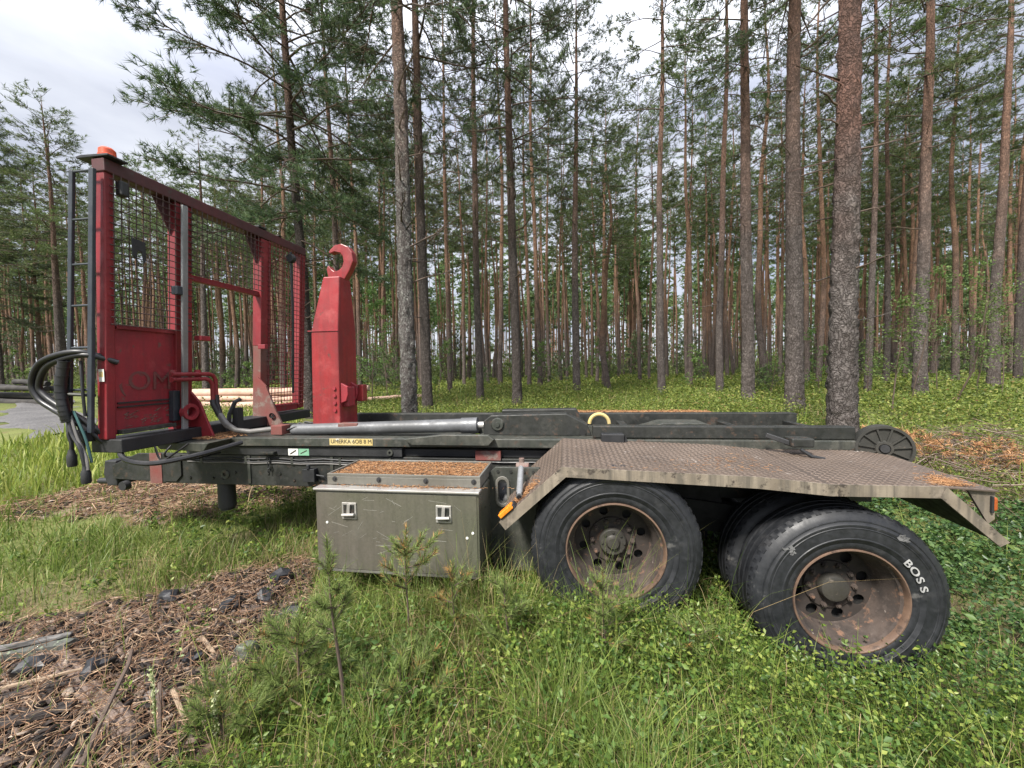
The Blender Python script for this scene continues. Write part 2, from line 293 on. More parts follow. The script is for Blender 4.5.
class MB:
    def __init__(s): s.v = []; s.f = []; s.mi = []; s.cur = 0
    def add(s, vs, fs):
        b = len(s.v); s.v.extend([tuple(map(float, p)) for p in vs])
        for f in fs: s.f.append(tuple(b + i for i in f)); s.mi.append(s.cur)
        return s
    def box(s, a, b):
        (x0, y0, z0), (x1, y1, z1) = a, b
        return s.add([(x0, y0, z0), (x1, y0, z0), (x1, y1, z0), (x0, y1, z0), (x0, y0, z1), (x1, y0, z1), (x1, y1, z1), (x0, y1, z1)],
                     [(0, 3, 2, 1), (4, 5, 6, 7), (0, 1, 5, 4), (1, 2, 6, 5), (2, 3, 7, 6), (3, 0, 4, 7)])
    def bar(s, p0, p1, a, b, up=(0, 0, 1)):
        """box along p0-p1; a is its width sideways, b its height along up"""
        p0, p1 = V3(*p0), V3(*p1); d = unit(p1 - p0); up = unit(up)
        sd = unit(np.cross(d, up)); up = np.cross(sd, d)
        vs = [p + sd * i * a / 2 + up * j * b / 2 for p in (p0, p1) for i, j in ((-1, -1), (1, -1), (1, 1), (-1, 1))]
        return s.add(vs, [(0, 1, 2, 3), (7, 6, 5, 4), (0, 4, 5, 1), (1, 5, 6, 2), (2, 6, 7, 3), (3, 7, 4, 0)])
    def tube(s, pts, r, n=8, caps=True):
        pts = [V3(*p) for p in pts]; k = len(pts)
        rs = r if hasattr(r, '__len__') else [r] * k
        t = [unit(pts[min(i + 1, k - 1)] - pts[max(i - 1, 0)]) for i in range(k)]
        a = unit(np.cross(t[0], (0, 0, 1) if abs(t[0][2]) < 0.9 else (1, 0, 0)))
        vs = []
        for i in range(k):
            a = unit(a - t[i] * np.dot(a, t[i])); b = np.cross(t[i], a)
            for j in range(n):
                q = 2 * PI * j / n; vs.append(pts[i] + rs[i] * (math.cos(q) * a + math.sin(q) * b))
        fs = [(i * n + j, i * n + (j + 1) % n, (i + 1) * n + (j + 1) % n, (i + 1) * n + j) for i in range(k - 1) for j in range(n)]
        if caps: fs += [tuple(range(n))[::-1], tuple((k - 1) * n + j for j in range(n))]
        return s.add(vs, fs)
    def prism(s, poly, a0, a1, axis='v'):
        """polygon in the (u, z) plane pushed from v=a0 to v=a1; axis 'u': polygon in (v, z); axis 'z': polygon in (u, v)"""
        mk = {'v': lambda p, a: (p[0], a, p[1]), 'u': lambda p, a: (a, p[0], p[1]), 'z': lambda p, a: (p[0], p[1], a)}[axis]
        n = len(poly); vs = [mk(p, a0) for p in poly] + [mk(p, a1) for p in poly]
        return s.add(vs, [tuple(range(n))[::-1], tuple(range(n, 2 * n))] + [(i, (i + 1) % n, n + (i + 1) % n, n + i) for i in range(n)])
    def holed(s, outer, holes, a0, a1):
        """plate with holes, polygon loops in the (u, z) plane, faces at v=a0 and v=a1"""
        loops = [[Vector((p[0], p[1], 0)) for p in l] for l in [outer] + holes]
        tris = tessellate_polygon(loops); flat = [p for l in [outer] + holes for p in l]; n = len(flat)
        vs = [(p[0], a0, p[1]) for p in flat] + [(p[0], a1, p[1]) for p in flat]
        fs = [tuple(t) for t in tris] + [tuple(n + i for i in t[::-1]) for t in tris]
        b = 0
        for l in [outer] + holes:
            m = len(l); fs += [(b + i, b + (i + 1) % m, n + b + (i + 1) % m, n + b + i) for i in range(m)]; b += m
        return s.add(vs, fs)
    def lathe(s, prof, c=(0, 0, 0), n=48, close=False, axis='v'):
        """prof = [(radius, along axis)]"""
        vs = []
        for r, a in prof:
            for j in range(n):
                q = 2 * PI * j / n
                if axis == 'v': vs.append((c[0] + r * math.cos(q), c[1] + a, c[2] + r * math.sin(q)))
                elif axis == 'z': vs.append((c[0] + r * math.cos(q), c[1] + r * math.sin(q), c[2] + a))
                else: vs.append((c[0] + a, c[1] + r * math.cos(q), c[2] + r * math.sin(q)))
        k = len(prof); fs = []
        for i in range(k if close else k - 1):
            i2 = (i + 1) % k
            fs += [(i * n + j, i * n + (j + 1) % n, i2 * n + (j + 1) % n, i2 * n + j) for j in range(n)]
        return s.add(vs, fs)

def link(name, me, mats, parent=None):
    o = bpy.data.objects.new(name, me); COL.objects.link(o)
    for m in (mats if isinstance(mats, (list, tuple)) else [mats]): me.materials.append(M[m] if isinstance(m, str) else m)
    if parent is not None: o.parent = parent
    return o

def obj(name, mb, mat, parent=None, smooth=False, bevel=0.0, label=None):
    me = bpy.data.meshes.new(name); me.from_pydata(mb.v, [], mb.f)
    if any(mb.mi): me.polygons.foreach_set('material_index', mb.mi)
    me.update()
    import bmesh
    bm = bmesh.new(); bm.from_mesh(me); bmesh.ops.recalc_face_normals(bm, faces=bm.faces); bm.to_mesh(me); bm.free()
    o = link(name, me, mat, parent)
    if smooth:
        me.polygons.foreach_set('use_smooth', [True] * len(me.polygons))
        md = o.modifiers.new('edges', 'EDGE_SPLIT'); md.split_angle = math.radians(38)
    if bevel:
        b = o.modifiers.new('bevel', 'BEVEL'); b.width = bevel; b.segments = 2; b.limit_method = 'ANGLE'; b.angle_limit = math.radians(40)
    if label: o['label'] = label
    return o

def fast(name, V, Fc, mats, parent=None, mi=None, smooth=False):
    """big mesh from arrays: V (n,3), Fc (m,k)"""
    V = np.ascontiguousarray(V, np.float32); Fc = np.ascontiguousarray(Fc, np.int32)
    me = bpy.data.meshes.new(name); m, k = Fc.shape
    me.vertices.add(len(V)); me.vertices.foreach_set('co', V.ravel())
    me.loops.add(m * k); me.loops.foreach_set('vertex_index', Fc.ravel())
    me.polygons.add(m); me.polygons.foreach_set('loop_start', np.arange(0, m * k, k, dtype=np.int32))
    if mi is not None: me.polygons.foreach_set('material_index', np.ascontiguousarray(mi, np.int32))
    if smooth: me.polygons.foreach_set('use_smooth', np.ones(m, bool))
    me.update(calc_edges=True)
    return me if parent == 'mesh' else link(name, me, mats, parent)

def tag(o, label=None, cat=None, group=None, kind=None):
    for k, v in (('label', label), ('category', cat), ('group', group), ('kind', kind)):
        if v: o[k] = v
    return o

def lettering(body, size, mat, parent, mw, extrude=0.0008, offset=0.0):
    t = bpy.data.curves.new('lettering', 'FONT'); t.body = body; t.size = size; t.extrude = extrude; t.align_x = 'CENTER'; t.align_y = 'CENTER'; t.offset = offset
    tmp = bpy.data.objects.new('lettering_curve', t); COL.objects.link(tmp)
    me = bpy.data.meshes.new_from_object(tmp.evaluated_get(bpy.context.evaluated_depsgraph_get()))
    bpy.data.objects.remove(tmp); bpy.data.curves.remove(t); me.name = 'lettering'; me.materials.clear()
    o = link('lettering', me, mat, parent); o.matrix_local = mw
    return o

def empty(name, loc, rz=0.0):
    o = bpy.data.objects.new(name, None); COL.objects.link(o); o.location = loc; o.rotation_euler = (0, 0, rz)
    o.empty_display_size = 0.2
    return o

def copy_tree(o, parent=None):
    c = o.copy(); COL.objects.link(c); c.parent = parent
    for ch in list(o.children): copy_tree(ch, c)
    return c

# ------------------------------------------------------------------ the lie of the land
TH = math.radians(8.0); T_O = np.array([0.634, 2.379, 0.0])
TU = np.array([math.cos(TH), -math.sin(TH)]); TV = np.array([math.sin(TH), math.cos(TH)])

def smst(a, b, x):
    t = np.clip((np.asarray(x, float) - a) / (b - a), 0, 1); return t * t * (3 - 2 * t)

def gz(x, y):
    x = np.asarray(x, float); y = np.asarray(y, float)
    z = 0.55 * smst(3.6, 9.5, y)
    z = z - 0.235 * smst(0.95, 1.85, x) * (1 - smst(3.4, 7.0, y)) * (1 - 0.5 * smst(2.5, 5, x))
    z = z + 0.07 * np.exp(-(((x + 2.0) / 0.9) ** 2 + ((y - 2.0) / 0.75) ** 2))
    a = np.clip(1.0 * smst(0.5, 2, np.abs(y - 2.6)) + 0.3, 0, 1)
    z = z + a * 0.018 * (np.sin(2.1 * x + 1.3) * np.cos(2.7 * y) + 0.6 * np.sin(5.3 * x - 2.2 * y))
    z = z + smst(7, 16, y) * 0.10 * (np.sin(0.43 * x + 1.1) * np.cos(0.37 * y + 0.4) + 0.5 * np.sin(1.1 * x + 0.8 * y))
    return z

def gp(x, y, dz=0.0): return (float(x), float(y), float(gz(x, y)) + dz)

def in_poly(x, y, poly):
    r = np.zeros(np.shape(x), bool); n = len(poly)
    for i in range(n):
        (x0, y0), (x1, y1) = poly[i], poly[(i + 1) % n]
        c = ((y0 > y) != (y1 > y)) & (x < (x1 - x0) * (y - y0) / (y1 - y0 + 1e-12) + x0); r ^= c
    return r

DEBRIS = [(-3.5, 2.55), (-3.1, 2.75), (-2.77, 2.82), (-2.33, 3.2), (-1.72, 3.4), (-1.42, 2.8), (-1.5, 2.1), (-1.42, 1.2), (-2.4, 1.1), (-3.6, 1.5)]
DIRT = [(-6.4, 4.75), (-6.0, 5.5), (-5.2, 6.0), (-4.2, 6.1), (-3.0, 5.7), (-2.5, 4.7), (-3.4, 4.5), (-4.4, 4.35), (-5.4, 4.4)]
ROAD = [(-9.8, 7.4), (-12.6, 8.3), (-20.5, 13.6), (-34, 26), (-31, 29), (-18, 17.2), (-13.0, 12.3), (-9.4, 9.6)]
CLEARING = [(-30, 7), (-5, 6.6), (-4.5, 13), (-6, 17), (-14, 18), (-30, 19)]

def edge_noise(x, y, k=1.0):
    return k * (0.16 * np.sin(3.1 * x + 1.7 * y) + 0.12 * np.sin(6.7 * x - 4.9 * y + 1) + 0.08 * np.sin(13 * x + 11 * y))

def ground():
    sx = np.concatenate([-np.geomspace(300, 5, 70), np.linspace(-4.9, 4.9, 150), np.geomspace(5, 300, 70)])
    sy = np.concatenate([-np.geomspace(120, 1, 14), np.linspace(-0.8, 6.4, 120), np.geomspace(6.5, 400, 110)])
    X, Y = np.meshgrid(sx, sy); Z = gz(X, Y)
    rng = np.random.default_rng(5)
    near = (np.abs(X) < 5) & (Y > 0.8) & (Y < 6.4)
    Z = Z + near * rng.normal(0, 0.006, X.shape)
    nx, ny = len(sx), len(sy)
    i = (np.arange(ny - 1)[:, None] * nx + np.arange(nx - 1)[None]).ravel()
    m, nt, bs, _ = nodes('forest_soil')
    at = N(nt, 'ShaderNodeAttribute', attribute_name='cover'); o = N(nt, 'ShaderNodeTexCoord').outputs['Object']
    moss = mixc(nt, ramp(nt, noise(nt, o, 0.8, 8, 0.65), [(0.35, 0.0), (0.65, 1.0)]), (0.075, 0.095, 0.028), (0.15, 0.165, 0.055))
    moss = mixc(nt, ramp(nt, noise(nt, o, 2.6, 8, 0.7), [(0.56, 0.0), (0.68, 0.8)]), moss, (0.14, 0.095, 0.055))
    soil = mixc(nt, ramp(nt, noise(nt, o, 9, 8, 0.7), [(0.35, 0.0), (0.65, 1.0)]), (0.026, 0.020, 0.018), (0.10, 0.070, 0.052))
    soil = mixc(nt, ramp(nt, noise(nt, o, 40, 6, 0.7), [(0.55, 0.0), (0.66, 0.9)]), soil, (0.27, 0.185, 0.13))
    tan = mixc(nt, ramp(nt, noise(nt, o, 12, 8, 0.7), [(0.35, 0.0), (0.65, 1.0)]), (0.13, 0.092, 0.066), (0.27, 0.195, 0.14))
    col = mixc(nt, ramp(nt, at.outputs['Fac'], [(0.2, 0.0), (0.55, 1.0)]), moss, tan); col = mixc(nt, ramp(nt, at.outputs['Fac'], [(0.65, 0.0), (0.9, 1.0)]), col, soil)
    nt.links.new(col, bs.inputs['Base Color']); bs.inputs['Roughness'].default_value = 0.95; bs.inputs['Specular IOR Level'].default_value = 0.15
    bump(nt, bs, noise(nt, o, 30, 8, 0.75), 0.7, 0.03)
    o = fast('ground', np.stack([X, Y, Z], -1).reshape(-1, 3), np.stack([i, i + 1, i + nx + 1, i + nx], -1), m, smooth=True)
    xf, yf = X.ravel(), Y.ravel(); e = edge_noise(xf, yf)
    cov = np.maximum(in_poly(xf + e, yf + e, DEBRIS) * 1.0, in_poly(xf + e, yf + e, DIRT) * 0.6).astype(np.float32)
    cov = np.maximum(cov, 0.35 * (np.hypot(xf, yf) < 5))
    a = o.data.attributes.new('cover', 'FLOAT', 'POINT'); a.data.foreach_set('value', cov)
    tag(o, kind='structure')
ground()

def gravel_road():
    m, nt, bs, _ = nodes('grey_gravel')
    o = N(nt, 'ShaderNodeTexCoord').outputs['Object']
    vo = N(nt, 'ShaderNodeTexVoronoi', Scale=14.0); nt.links.new(o, vo.inputs['Vector'])
    c = mixc(nt, ramp(nt, noise(nt, o, 1.2, 6), [(0.35, 0.0), (0.7, 1.0)]), (0.075, 0.073, 0.074), (0.125, 0.12, 0.118))
    c = mixc(nt, ramp(nt, vo.outputs['Color'], [(0.2, 0.45), (0.8, 0.0)]), c, (0.09, 0.085, 0.085))
    nt.links.new(c, bs.inputs['Base Color']); bs.inputs['Roughness'].default_value = 0.95
    bump(nt, bs, vo.outputs['Distance'], 0.8, 0.03)
    mid = [(-9.4, 8.6), (-13.3, 10.8), (-19.6, 15.9), (-32.5, 27.5), (-60, 52)]
    P = []
    for (x0, y0), (x1, y1) in zip(mid, mid[1:]):
        for t in np.linspace(0, 1, 12, endpoint=False): P.append((x0 + (x1 - x0) * t, y0 + (y1 - y0) * t))
    P = np.array(P); d = np.gradient(P, axis=0); d /= np.linalg.norm(d, axis=1)[:, None]; nrm = np.stack([-d[:, 1], d[:, 0]], 1)
    ws = np.linspace(-0.8, 0.8, 9); V = []
    for k, w in enumerate(ws):
        wob = 0.18 * np.sin(np.arange(len(P)) * 0.9 + k) * (abs(w) > 0.75)
        q = P + nrm * (w + wob)[:, None]; V.append(np.column_stack([q, gz(q[:, 0], q[:, 1]) + 0.03 - 0.028 * (abs(w) > 0.75)]))
    V = np.array(V); n = len(P)
    Fc = [(a * n + b, a * n + b + 1, (a + 1) * n + b + 1, (a + 1) * n + b) for a in range(len(ws) - 1) for b in range(n - 1)]
    tag(fast('gravel_road', V.reshape(-1, 3), np.array(Fc), m, smooth=True), kind='structure')
gravel_road()

# ------------------------------------------------------------------ the hook loader trailer (local axes: u along, v away from the camera, z up)
trailer = empty('hooklift_trailer', (T_O[0], T_O[1], 0.0), -TH)
tag(trailer, 'weathered hook loader trailer with red mesh headboard and chequer plate fender standing in long grass', 'trailer')

def H(v, z, d=0.0): return (-3.74 - 0.055 * (3.36 - z) + d, v, z)

def build_headboard():
    m = MB(); m.bar(H(0.082, 1.21), H(0.082, 3.322), 0.065, 0.085, (1, 0, 0))
    hb = obj('headboard', m, 'red', trailer, bevel=0.008)
    m = MB(); m.bar(H(0.04, 3.284), H(2.295, 3.292), 0.115, 0.10); obj('top_rail', m, 'red_dark', hb, bevel=0.008)
    m = MB(); m.bar(H(2.245, 1.24), H(2.245, 3.328), 0.10, 0.10, (1, 0, 0)); obj('outer_post', m, 'red', hb, bevel=0.008)
    p1 = MB(); p1.bar(H(0.66, 1.15), H(0.66, 3.235), 0.15, 0.09, (1, 0, 0)); obj('inner_post', p1, 'red', hb, bevel=0.006)
    p1b = MB(); p1b.prism([(-3.82, 1.10), (-3.57, 1.10), (-3.63, 1.24), (-3.71, 1.44), (-3.80, 1.54)], 0.72, 0.742); obj('gusset', p1b, 'red', hb, bevel=0.003)
    p2 = MB(); p2.bar(H(1.62, 1.15), H(1.62, 3.238), 0.14, 0.10, (1, 0, 0))
    obj('inner_post', p2, ['red_rust'], hb, bevel=0.006, label='inner post worn to bare brown metal')
    p2t = MB(); p2t.bar(H(1.62, 2.02), H(1.62, 3.236), 0.146, 0.106, (1, 0, 0)); obj('post_sleeve', p2t, 'red', hb, bevel=0.006)
    g2 = MB(); g2.prism([(-3.82, 1.10), (-3.50, 1.10), (-3.58, 1.26), (-3.70, 1.56), (-3.80, 1.66)], 1.52, 1.545); obj('gusset', g2, 'red_rust', hb, bevel=0.003)
    g2b = MB(); g2b.lathe([(0.03, -0.012), (0.03, 0.0), (0.012, 0.0)], (-3.62, 1.507, 1.22), 12); obj('pin', g2b, 'dark', hb)
    for v, s in ((0.58, -1), (1.54, -1)):
        g = MB(); g.prism([(v, 3.235), (v + s * 0.14, 3.235), (v + s * 0.11, 3.17), (v, 2.95)], -3.775, -3.765, 'u'); obj('gusset', g, 'red_dark', hb)
    cb = MB(); cb.bar(H(0.735, 2.61), H(1.55, 2.61), 0.05, 0.055); obj('crossbar', cb, 'red', hb, bevel=0.005)
    lo = MB(); lo.bar(H(1.69, 1.27), H(2.20, 1.27), 0.07, 0.09); obj('crossbar', lo, 'red_dull', hb, bevel=0.005)
    # lower sheet
    pn = MB(); a, b, c, d = H(0.125, 1.235, 0.005), H(0.588, 1.235, 0.005), H(0.588, 2.075, 0.005), H(0.125, 2.075, 0.005)
    th = V3(0.014, 0, 0); pn.add([a, b, c, d] + [V3(*q) + th for q in (a, b, c, d)], [(3, 2, 1, 0), (4, 5, 6, 7), (0, 1, 5, 4), (1, 2, 6, 5), (2, 3, 7, 6), (3, 0, 4, 7)])
    pan = obj('lower_panel', pn, 'red_dull', hb)
    fl = MB(); fl.bar(H(0.125, 2.085, 0.02), H(0.588, 2.085, 0.02), 0.04, 0.03); obj('rail', fl, 'red', hb, bevel=0.004)
    for z in (1.485, 1.452):
        r = MB(); r.bar(H(0.135, z, 0.028), H(0.535, z, 0.028), 0.012, 0.012); obj('rib', r, 'black', hb)
    bx = MB(); bx.bar(H(0.565, 1.29, 0.05), H(0.565, 1.56, 0.05), 0.06, 0.05, (1, 0, 0)); obj('bracket', bx, 'ladder', hb, bevel=0.004)
    lip = MB(); lip.bar(H(0.135, 1.255, 0.045), H(0.56, 1.255, 0.045), 0.06, 0.035); obj('lip', lip, 'frame_grey', hb, bevel=0.004)
    # worn lettering on the sheet
    lettering('(OM', 0.22, 'ghost', hb, Matrix(((0, 0.055, 1, H(0.36, 1.65, 0.023)[0]), (1, 0, 0, 0.35), (0, 1, 0, 1.65), (0, 0, 0, 1))))
    sc = MB(); rr = random.Random(3)
    for _ in range(26):
        v0, z0 = rr.uniform(0.17, 0.53), rr.uniform(1.29, 1.40)
        sc.bar(H(v0, z0, 0.0212), H(v0 + rr.uniform(0.02, 0.06), z0 + rr.uniform(-0.01, 0.03), 0.0212), 0.002, rr.uniform(0.002, 0.006))
    tag(obj('scratch_marks', sc, 'wood', hb), kind='stuff')
    # wire mesh of the three bays
    def wires(v0, v1, z0, z1):
        w = MB(); k = 0.052
        for v in np.arange(v0, v1 + 1e-6, k): w.tube([H(v, z0, 0.058), H(v, z1, 0.058)], 0.0046, 4, False)
        for z in np.arange(z0, z1 + 1e-6, k * 1.05): w.tube([H(v0 - 0.03, z, 0.063), H(v1 + 0.03, z, 0.065)], 0.0042, 4, False)
        return w
    tag(obj('wire_mesh', wires(0.10, 0.70, 2.10, 3.24), 'wire', hb), kind='stuff')
    tag(obj('wire_mesh', wires(0.72, 1.54, 2.64, 3.24), 'wire', hb), kind='stuff')
    tag(obj('wire_mesh', wires(1.66, 2.27, 1.30, 3.24), 'wire_red', hb), kind='stuff')
    # work light and plate hung in the mesh, pole, rope
    wl_ = MB(); wl_.box((-3.72, 0.125, 3.09), (-3.66, 0.185, 3.205)); obj('work_light', wl_, 'black', hb, bevel=0.012)
    pl = MB(); pl.prism([(0.205, 2.66), (0.205, 2.80), (0.305, 2.785), (0.305, 2.64), (0.285, 2.61), (0.275, 2.70), (0.245, 2.705), (0.232, 2.63)], -3.70, -3.69, 'u'); obj('hook_plate', pl, 'black', hb, bevel=0.003)
    rp = MB(); rp.tube([(-3.66, 1.97, 3.20), (-3.665, 1.97, 2.4), (-3.70, 1.965, 1.45)], 0.014, 6); obj('hanging_rod', rp, 'black', hb)
    dm = MB(); dm.lathe([(0.0, -0.03), (0.05, -0.03), (0.06, 0.0), (0.05, 0.03), (0.0, 0.03)], (-3.66, 1.97, 3.12), 12); obj('rod_clamp', dm, 'black', hb)
    gp_ = MB(); gp_.bar(H(0.60, 1.20, 0.115), H(0.60, 3.20, 0.115), 0.05, 0.022, (1, 0, 0)); obj('flat_pole', gp_, 'galv', hb, bevel=0.004)
    cl = MB(); cl.box((-3.73, 0.525, 2.41), (-3.665, 0.578, 2.485)); obj('clamp', cl, 'ladder', hb, bevel=0.006)
    cl2 = MB(); cl2.box((-3.75, 0.735, 2.02), (-3.67, 0.83, 2.065)); obj('stop_lug', cl2, 'red_dull', hb, bevel=0.005)
    cl3 = MB(); cl3.box((-3.76, 1.50, 1.98), (-3.67, 1.548, 2.03)); obj('stop_lug', cl3, 'red_dull', hb, bevel=0.005)
    rg = MB(); rg.lathe([(0.045, 0.0), (0.075, 0.0), (0.075, 0.05), (0.045, 0.05)], (-3.755, 0.64, 1.36), 18, True, 'u'); obj('pipe_eye', rg, 'red_dull', hb, True)
    st = MB(); st.box((-3.842, 0.0375, 1.66), (-3.792, 0.0395, 1.755)); so = obj('sticker', st, 'white', hb)
    s2 = MB(); s2.box((-3.835, 0.0365, 1.695), (-3.80, 0.0375, 1.735)); obj('sticker_print', s2, 'yellow', hb)
    # beacon on a plate at the near top corner
    bp = MB(); bp.prism([(-3.92, 3.338), (-3.64, 3.338), (-3.64, 3.354), (-3.88, 3.362), (-3.93, 3.352)], 0.03, 0.17); obj('beacon_plate', bp, 'black', hb, bevel=0.004)
    bc = MB(); bc.lathe([(0.0, 0.0), (0.055, 0.0), (0.055, 0.016), (0.051, 0.020), (0.049, 0.056), (0.036, 0.070), (0.0, 0.074)], (-3.72, 0.09, 3.354), 20, False, 'z'); obj('beacon_light', bc, 'orange', hb, True)
    cap = MB(); cap.box((-3.75, 1.50, 3.344), (-3.68, 1.62, 3.366)); cap.box((-3.75, 1.80, 3.344), (-3.68, 1.86, 3.356)); obj('cap_plate', cap, 'frame', hb, bevel=0.004)
    return hb
headboard = build_headboard()

def build_ladder():
    m = MB(); m.bar((-3.915, 0.0, 3.235), (-4.085, 0.0, 1.27), 0.036, 0.024, (0, 1, 0)); lad = obj('ladder', m, 'ladder', trailer, bevel=0.006)
    m = MB(); m.bar((-3.735, 0.0, 3.235), (-3.888, 0.0, 1.27), 0.042, 0.026, (0, 1, 0)); obj('rail', m, 'ladder', lad, bevel=0.006)
    for z in (3.222, 2.872, 2.541, 2.235, 1.92, 1.60):
        uo = -3.915 - (3.235 - z) * 0.0814; ui = -3.75 - (3.26 - z) * 0.068
        m = MB(); m.tube([(uo, 0.0, z), (ui, 0.0, z)], 0.009, 8); obj('rung', m, 'ladder', lad, True)
build_ladder()

def build_hook_arm():
    m = MB()
    def ring(z, u0, u1, v0, v1): return [(u0, v0, z), (u1, v0, z), (u1, v1, z), (u0, v1, z)]
    vs = ring(1.17, -2.745, -2.455, 0.98, 1.30) + ring(2.10, -2.725, -2.445, 0.98, 1.30) + ring(2.62, -2.60, -2.43, 1.01, 1.20)
    m.add(vs, [(3, 2, 1, 0), (8, 9, 10, 11)] + [(a * 4 + i, a * 4 + (i + 1) % 4, a * 4 + 4 + (i + 1) % 4, a * 4 + 4 + i) for a in (0, 1) for i in range(4)])
    arm = obj('hook_arm', m, 'red_bright', trailer, bevel=0.012)
    # the hook itself: a C open towards the front
    out = [(-2.595, 2.6), (-2.435, 2.6), (-2.375, 2.69), (-2.335, 2.78), (-2.345, 2.865), (-2.385, 2.922), (-2.45, 2.952), (-2.525, 2.942), (-2.575, 2.9), (-2.592, 2.872), (-2.565, 2.868), (-2.525, 2.882), (-2.47, 2.868), (-2.443, 2.83), (-2.436, 2.78), (-2.452, 2.73), (-2.49, 2.698), (-2.535, 2.69), (-2.565, 2.712), (-2.596, 2.752), (-2.618, 2.72)]
    m = MB(); m.holed(out[::-1], [], 1.095, 1.175); obj('hook', m, 'red_bright', arm, bevel=0.012)
    m = MB(); m.box((-2.757, 0.972, 2.095), (-2.44, 0.98, 2.105)); obj('weld_seam', m, 'red_dull', arm)
    for (u0, u1, v0, v1) in ((-2.455, -2.38, 1.0, 1.03), (-2.455, -2.39, 1.18, 1.21)):
        m = MB(); m.prism([(u0, 1.40), (u1 - 0.02, 1.42), (u1, 1.48), (u1, 1.56), (u0, 1.60)], v0, v1); obj('side_plate', m, 'red_dull', arm, bevel=0.005)
    m = MB(); m.box((-2.455, 1.04, 1.36), (-2.40, 1.17, 1.555)); obj('latch_box', m, 'red_dull', arm, bevel=0.01)
    m = MB(); m.box((-2.43, 1.22, 1.40), (-2.345, 1.31, 1.57)); obj('latch_box', m, 'red_bright', arm, bevel=0.01)
    for z in (1.545, 1.475, 1.405, 1.335):
        b = MB(); b.lathe([(0.0, -0.012), (0.017, -0.012), (0.017, 0.0), (0.0, 0.0)], (-2.50, 0.978, z), 8); obj('bolt', b, 'red_dull', arm)
build_hook_arm()

